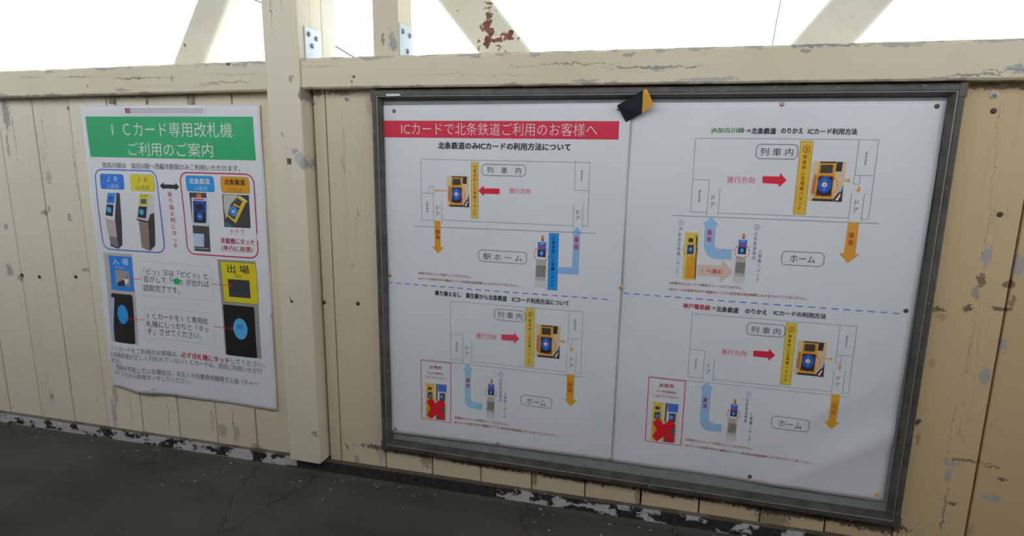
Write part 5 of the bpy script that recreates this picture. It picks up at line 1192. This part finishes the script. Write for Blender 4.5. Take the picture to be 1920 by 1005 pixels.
# ------------------------------------------------------------------ printed sheets
def g(x, c, s): return math.exp(-((x - c) / s) ** 2)
def lift0(x, z):
    d = 0.0016 * math.sin(x * 17 + z * 5) + 0.0012 * math.sin(z * 23 - x * 9) + 0.0025
    d += 0.015 * g(x, -0.855, 0.10) * g(z, -0.73, 0.13) * (1 - math.exp(-((x + 0.94) ** 2 + (z + 0.833) ** 2) / 0.0036))
    d += 0.010 * g(x, -0.82, 0.055) * g(z, -0.845, 0.04) + 0.005 * g(x, -0.62, 0.09) * g(z, -0.84, 0.05)
    return d
def lift1(x, z):
    d = 0.0012 * math.sin(x * 14 + z * 6) + 0.0009 * math.sin(z * 19 - x * 7) + 0.0022
    d += 0.006 * g(x, 0.560, 0.020) * g(z, -0.60, 0.14) + 0.003 * g(x, 0.2, 0.05) * g(z, -0.80, 0.05) + 0.003 * g(x, 0.59, 0.02)
    return d + 0.0016
def lift2(x, z):
    d = 0.0013 * math.sin(x * 13 + z * 8 + 1) + 0.0010 * math.sin(z * 17 + x * 9) + 0.0022
    u = (x - 1.05) * 0.6 - (z + 0.72) * 0.8
    d += 0.0065 * g(u, 0.05, 0.026) * g(z, -0.72, 0.12) + 0.0050 * g(u, -0.06, 0.024) * g(x, 1.08, 0.12) * g(z, -0.7, 0.15) + 0.003 * g(x, 0.70, 0.04) * g(z, -0.82, 0.04)
    return d
SHEETS = [
    dict(name='information_poster', y=0.0065, lift=lift0, tl=(-0.9365, 0.0085), tr=(-0.346, 0.0090), br=(-0.354, -0.8370), bl=(-0.9400, -0.8335),
         label='white paper poster with green title banner pinned to the planks left of the post'),
    dict(name='information_poster', y=0.0018, lift=lift1, tl=(0.001, 0.0045), tr=(0.598, 0.0080), br=(0.591, -0.8400), bl=(0.003, -0.8480),
         label='white sheet with red title banner, left one of the two in the notice board'),
    dict(name='information_poster', y=0.0018, lift=lift2, tl=(0.594, 0.0080), tr=(1.1955, 0.0085), br=(1.186, -0.8450), bl=(0.588, -0.8420),
         label='white sheet with no banner, right one of the two in the notice board'),
]
roots = []
for S in SHEETS:
    nx, nz = 54, 72; vs, fs = [], []
    for j in range(nz + 1):
        v = j / nz
        for i in range(nx + 1):
            u = i / nx
            x = (S['tl'][0] * (1 - u) + S['tr'][0] * u) * (1 - v) + (S['bl'][0] * (1 - u) + S['br'][0] * u) * v
            z = (S['tl'][1] * (1 - u) + S['tr'][1] * u) * (1 - v) + (S['bl'][1] * (1 - u) + S['br'][1] * u) * v
            vs.append((x, S['y'] - S['lift'](x, z), z))
    for j in range(nz):
        for i in range(nx):
            a = j * (nx + 1) + i; fs.append((a, a + nx + 1, a + nx + 2, a + 1))
    o = mesh(S['name'], vs, fs, M['paper'], None, True)
    md = o.modifiers.new('thickness', 'SOLIDIFY'); md.thickness = 0.0003; md.offset = -1
    tag(o, S['label'], 'poster'); roots.append(o)

INK = []
for i, c in enumerate(COLOURS):
    t = NT('ink_%03d' % i); n = t.noise(t.pos(), 25, 3)
    INK.append(t.fin(t.mix(t.ramp(n, 0.3, 0.7), c, tuple(v * 0.93 for v in c)), 0.45, 0, 0.35))

def place(sheet, layer, x, z):
    """a point of the print in mm, laid on the curved sheet"""
    S = SHEETS[sheet]; x *= 0.001; z *= 0.001
    return (x, S['y'] - S['lift'](x, z) - 0.00030 * layer, z)
def dense(pts, step=12.0):
    out = [pts[0]]
    for a, b in zip(pts, pts[1:]):
        n = max(1, int(math.hypot(b[0] - a[0], b[1] - a[1]) / step))
        out += [(a[0] + (b[0] - a[0]) * k / n, a[1] + (b[1] - a[1]) * k / n) for k in range(1, n + 1)]
    return out
def stroke(pts, w, closed=False):
    p = dense(pts); n = len(p); vs, fs = [], []
    if closed and math.hypot(p[0][0] - p[-1][0], p[0][1] - p[-1][1]) < 1e-6: p = p[:-1]; n -= 1
    for i in range(n):
        a = p[(i - 1) % n] if closed or i else p[i]; b = p[(i + 1) % n] if closed or i < n - 1 else p[i]
        d1 = (p[i][0] - a[0], p[i][1] - a[1]); d2 = (b[0] - p[i][0], b[1] - p[i][1])
        l1 = math.hypot(*d1); l2 = math.hypot(*d2)
        if l1 < 1e-9: d1, l1 = d2, l2
        if l2 < 1e-9: d2, l2 = d1, l1
        n1 = (-d1[1] / l1, d1[0] / l1); n2 = (-d2[1] / l2, d2[0] / l2)
        m = (n1[0] + n2[0], n1[1] + n2[1]); q = m[0] ** 2 + m[1] ** 2
        f = w / 2 * 2 / max(q, 0.5)
        vs += [(p[i][0] + m[0] * f, p[i][1] + m[1] * f), (p[i][0] - m[0] * f, p[i][1] - m[1] * f)]
    for i in range(n if closed else n - 1):
        a, b = 2 * i, 2 * ((i + 1) % n); fs.append((a, a + 1, b + 1, b))
    return vs, fs
def rounded(x0, z0, x1, z1, r):
    r = min(r, (x1 - x0) / 2.1, (z1 - z0) / 2.1); out = []
    for cx, cz, a0 in ((x1 - r, z1 - r, 0), (x0 + r, z1 - r, 90), (x0 + r, z0 + r, 180), (x1 - r, z0 + r, 270)):
        for k in range(6):
            a = math.radians(a0 + 18 * k); out.append((cx + r * math.cos(a), cz + r * math.sin(a)))
    return out
_fonts = {}
def glyphs(text, bold):
    """flat outline of a line (or column) of lettering in Blender's own typeface"""
    key = (text, bold)
    if key not in _fonts:
        cu = bpy.data.curves.new('type', 'FONT'); cu.body = text; cu.size = 1.0; cu.resolution_u = 2
        cu.align_x = 'CENTER'; cu.fill_mode = 'FRONT'; cu.offset = min(0.0, 0.016 * bold); cu.space_line = 1.12 if '\n' in text else 1.0
        ob = bpy.data.objects.new('type', cu); COL.objects.link(ob)
        dg = bpy.context.evaluated_depsgraph_get(); dg.update()
        me = bpy.data.meshes.new_from_object(ob.evaluated_get(dg))
        v0 = [(v.co.x, v.co.y) for v in me.vertices]; f0 = [tuple(p.vertices) for p in me.polygons]; vs, fs = [], []
        w = 0.030 * max(0.0, bold)                               # heavier weights: the same outline struck again, slightly shifted
        for dx, dz in (((-w, -w * .7), (w, -w * .7), (-w, w * .7), (w, w * .7)) if w else ((0, 0),)):
            b = len(vs); vs += [(x + dx, z + dz) for x, z in v0]; fs += [tuple(b + i for i in f) for f in f0]
        _fonts[key] = (vs, fs)
        bpy.data.objects.remove(ob); bpy.data.curves.remove(cu); bpy.data.meshes.remove(me)
    return _fonts[key]

def shape(it):
    kind, d = it[0], it[7:]
    if kind == 't':
        vs, fs = glyphs(d[0], d[5]); xs = [v[0] for v in vs]; zs = [v[1] for v in vs]
        ax, az = min(xs), min(zs); sx = d[3] / max(1e-6, max(xs) - ax); sz = d[4] / max(1e-6, max(zs) - az)
        if d[0] == '→': sz = min(sz, sx * 1.2)
        mx = (max(xs) + ax) / 2; mz = (max(zs) + az) / 2
        return [(d[1] + (x - mx) * sx, d[2] + (z - mz) * sz) for x, z in vs], fs
    if kind == 'r':
        x0, z0, x1, z1, rad, line = d
        if line: return stroke(rounded(x0, z0, x1, z1, rad) if rad else [(x0, z0), (x1, z0), (x1, z1), (x0, z1)], line, True) if rad else stroke([(x0, z0), (x1, z0), (x1, z1), (x0, z1), (x0, z0)], line, True)
        if rad: p = rounded(x0, z0, x1, z1, rad); return p, [tuple(range(len(p)))]
        nx = max(1, int((x1 - x0) / 12)); nz = max(1, int((z1 - z0) / 12))
        vs = [(x0 + (x1 - x0) * i / nx, z0 + (z1 - z0) * j / nz) for j in range(nz + 1) for i in range(nx + 1)]
        return vs, [(j * (nx + 1) + i, j * (nx + 1) + i + 1, (j + 1) * (nx + 1) + i + 1, (j + 1) * (nx + 1) + i) for j in range(nz) for i in range(nx)]
    if kind == 'p': return list(d[0]), [tuple(range(len(d[0])))]
    if kind == 'l': return stroke(d[0], d[1])
    cx, cz, rx, rz, dash, wd = d
    if not dash:
        p = [(cx + rx * math.cos(2 * math.pi * k / 28), cz + rz * math.sin(2 * math.pi * k / 28)) for k in range(28)]; return p, [tuple(range(28))]
    V_, F_ = [], []
    for q in range(dash):
        arc = [(cx + rx * math.cos(a), cz + rz * math.sin(a)) for a in [2 * math.pi * (q + 0.62 * k / 4) / dash for k in range(5)]]
        v, f = stroke(arc, wd); b = len(V_); V_ += v; F_ += [tuple(b + i for i in t) for t in f]
    return V_, F_
parts = {}
for it in PRINT:
    kind, sheet, pid, pname, name, layer, ci = it[:7]
    vs, fs = shape(it)
    me = bpy.data.meshes.new(name)
    me.from_pydata([(x, 0, z) for x, z in vs], [], fs); me.update()
    if fs:
        bm = bmesh.new(); bm.from_mesh(me)
        if kind in 'pe' or (kind == 'r' and it[11] and not it[12]):      # cut large fills up so that they follow the paper
            bmesh.ops.triangulate(bm, faces=bm.faces)
            for _ in range(4):
                le = [e for e in bm.edges if e.calc_length() > 14]
                if not le: break
                bmesh.ops.subdivide_edges(bm, edges=le, cuts=1); bmesh.ops.triangulate(bm, faces=bm.faces)
        for v in bm.verts: v.co = place(sheet, layer, v.co.x, v.co.z)
        for f in bm.faces:
            f.normal_update()
            if f.normal.y > 0: f.normal_flip()
        bm.to_mesh(me); bm.free()
    par = roots[sheet]
    if pid:
        if pid in parts: par = parts[pid]
        else: name = pname
    o = link(name, me, INK[ci], par)
    if pid and pid not in parts: parts[pid] = o

# ------------------------------------------------------------------ pins, tapes and staples
def thumbtack(x, z, sheet, mat, label):
    S = SHEETS[sheet]; y = S['y'] - S['lift'](x, z)
    o = lathe('thumbtack', [(0.0046, -0.0004), (0.0047, 0.0006), (0.0040, 0.0016), (0.0024, 0.0023), (0.0008, 0.0025)], (x, y, z), M[mat])
    tag(o, label, 'thumbtack', 'thumbtacks holding the two board sheets')
thumbtack(0.0345, -0.0084, 1, 'tack_grey', 'grey thumbtack at the top left corner above the red title banner')
thumbtack(0.0115, -0.4162, 1, 'brass', 'brass thumbtack at the left edge just above the left dashed line')
thumbtack(0.0167, -0.8346, 1, 'brass', 'brass thumbtack at the bottom left corner of the left board sheet')
thumbtack(0.3019, -0.8356, 1, 'brass', 'brass thumbtack in the middle of the bottom edge of the left board sheet')
thumbtack(0.5885, -0.8336, 1, 'brass', 'brass thumbtack at the bottom where the two board sheets meet')
thumbtack(0.5945, -0.4024, 1, 'brass_bright', 'shiny brass thumbtack halfway up the seam between the two board sheets')
thumbtack(0.5705, -0.0048, 1, 'brass', 'brass thumbtack half hidden by the left tip of the black and yellow tape')
thumbtack(0.9005, 0.0030, 2, 'brass', 'brass thumbtack in the middle of the top edge of the right board sheet')
thumbtack(1.1795, -0.0015, 2, 'tack_dark', 'dark thumbtack at the top right corner of the right board sheet')
thumbtack(1.1766, -0.4103, 2, 'tack_dark', 'brown thumbtack at the right end of the right dashed line')
thumbtack(0.9094, -0.8292, 2, 'tack_dark', 'dark thumbtack at the bottom edge of the right board sheet')
thumbtack(1.1715, -0.8290, 2, 'tack_yellow', 'yellow thumbtack at the bottom right corner of the right board sheet')

def film(name, pts, ys, mat, parent=None, th=0.0004):
    """piece of tape: outline (x, z) with the height of each corner, given a thickness"""
    n = len(pts); vs = [(p[0], y, p[1]) for p, y in zip(pts, ys)] + [(p[0], y + th, p[1]) for p, y in zip(pts, ys)]
    fs = [tuple(range(n))[::-1], tuple(range(n, 2 * n))] + [(i, (i + 1) % n, n + (i + 1) % n, n + i) for i in range(n)]
    o = mesh(name, vs, fs, mat, parent)
    bm = bmesh.new(); bm.from_mesh(o.data); bmesh.ops.recalc_face_normals(bm, faces=bm.faces); bm.to_mesh(o.data); bm.free()
    return o
tp = empty('hazard_tape', (0.606, -0.0225, -0.033))
a = film('black_half', [(0.5683, 0.0010), (0.5880, -0.0333), (0.6218, -0.0156), (0.6221, 0.0326)], [-0.0215, -0.0090, -0.0150, -0.0235], M['tape_black'])
b = film('yellow_half', [(0.6218, -0.0156), (0.6458, 0.0016), (0.6372, 0.0199), (0.6292, 0.0348), (0.6221, 0.0326)], [-0.0150, -0.0235, -0.0238, -0.0235, -0.0235], M['tape_yellow'])
adopt(tp, a, b)
tag(tp, 'piece of black and yellow tape stuck over the top frame between the two sheets', 'tape')
tag(film('tape_scrap', [(0.0237, 0.0297), (0.0575, 0.0300), (0.0620, 0.0240), (0.0235, 0.0232)], [-0.0212] * 4, M['tape_white']), 'scrap of white tape on the top left of the bronze frame', 'tape')
# clear label strip across the head of the left poster
st = empty('label_strip', (-0.649, 0.0, -0.018))
def on0(x, z, k): return 0.0065 - lift0(x, z) - k
def strip(name, x0, x1, z0, z1, k, mat):
    n = 24; vs = [(x0 + (x1 - x0) * i / n, on0(x0 + (x1 - x0) * i / n, zz, kk), zz) for i in range(n + 1) for zz, kk in ((z0, k), (z1, k), (z1, k - 0.0003), (z0, k - 0.0003))]
    fs = [(4 * i + q, 4 * i + (q + 1) % 4, 4 * i + 4 + (q + 1) % 4, 4 * i + 4 + q) for i in range(n) for q in range(4)] + [(3, 2, 1, 0), (4 * n, 4 * n + 1, 4 * n + 2, 4 * n + 3)]
    o = mesh(name, vs, fs, mat)
    bm = bmesh.new(); bm.from_mesh(o.data); bmesh.ops.recalc_face_normals(bm, faces=bm.faces); bm.to_mesh(o.data); bm.free()
    return o
a = strip('strip_edge', -0.7828, -0.5148, -0.0168, 0.0048, 0.0016, M['strip_white'])
b = strip('strip_face', -0.7782, -0.5196, -0.0130, 0.0014, 0.0022, plain('faded_pink_print', (0.60, 0.56, 0.60), 0.35, var=0.08))
c = strip('red_mark', -0.7776, -0.7600, -0.0128, 0.0008, 0.0028, plain('dull_red_mark', (0.30, 0.13, 0.17), 0.5, var=0.3))
adopt(st, a, b, c); tag(st, 'pale faded label strip with a dull red end across the top of the green-titled poster', 'label')
for x, z, ang, lb in ((-0.352, -0.556, 90, 'small staple on the right edge of the green-titled poster'), (-0.702, -0.833, 65, 'staple in the bottom edge of the green-titled poster near its middle'), (-0.776, -0.818, 10, 'small staple near the lower left text of the green-titled poster')):
    ca, sa = math.cos(math.radians(ang)), math.sin(math.radians(ang)); y = on0(x, z, 0.0)
    tag(tube('staple', [(x - 0.006 * ca, y + 0.001, z - 0.006 * sa), (x - 0.006 * ca, y - 0.0012, z - 0.006 * sa), (x + 0.006 * ca, y - 0.0012, z + 0.006 * sa), (x + 0.006 * ca, y + 0.001, z + 0.006 * sa)], 0.0007, M['staple'], None, 6), lb, 'staple', 'staples in the green-titled poster')

# ------------------------------------------------------------------ flakes of paint fallen along the foot of the wall
vs, fs = [], []
for i in range(190):
    x = random.uniform(-1.7, 1.6); y = -0.018 - min(0.9, random.expovariate(1 / 0.05)) if i < 140 else random.uniform(-0.8, -0.03)
    s = random.uniform(0.0012, 0.0042) * (1.0 if i < 140 else 0.6); z = deck(x) + 0.0006 + random.uniform(0, 0.001)
    k = random.randint(4, 6); b = len(vs); ph = random.uniform(0, 6.28)
    vs += [(x + s * random.uniform(0.5, 1.6) * math.cos(ph + 2 * math.pi * q / k), y + s * random.uniform(0.4, 1.0) * math.sin(ph + 2 * math.pi * q / k), z + random.uniform(0, 0.0012)) for q in range(k)]
    fs.append(tuple(range(b, b + k)))
fl = mesh('paint_flakes', vs, fs, M['flake'])
tag(fl, 'pale flakes of fallen paint scattered on the dark asphalt along the skirting', 'paint flakes', kind='stuff')
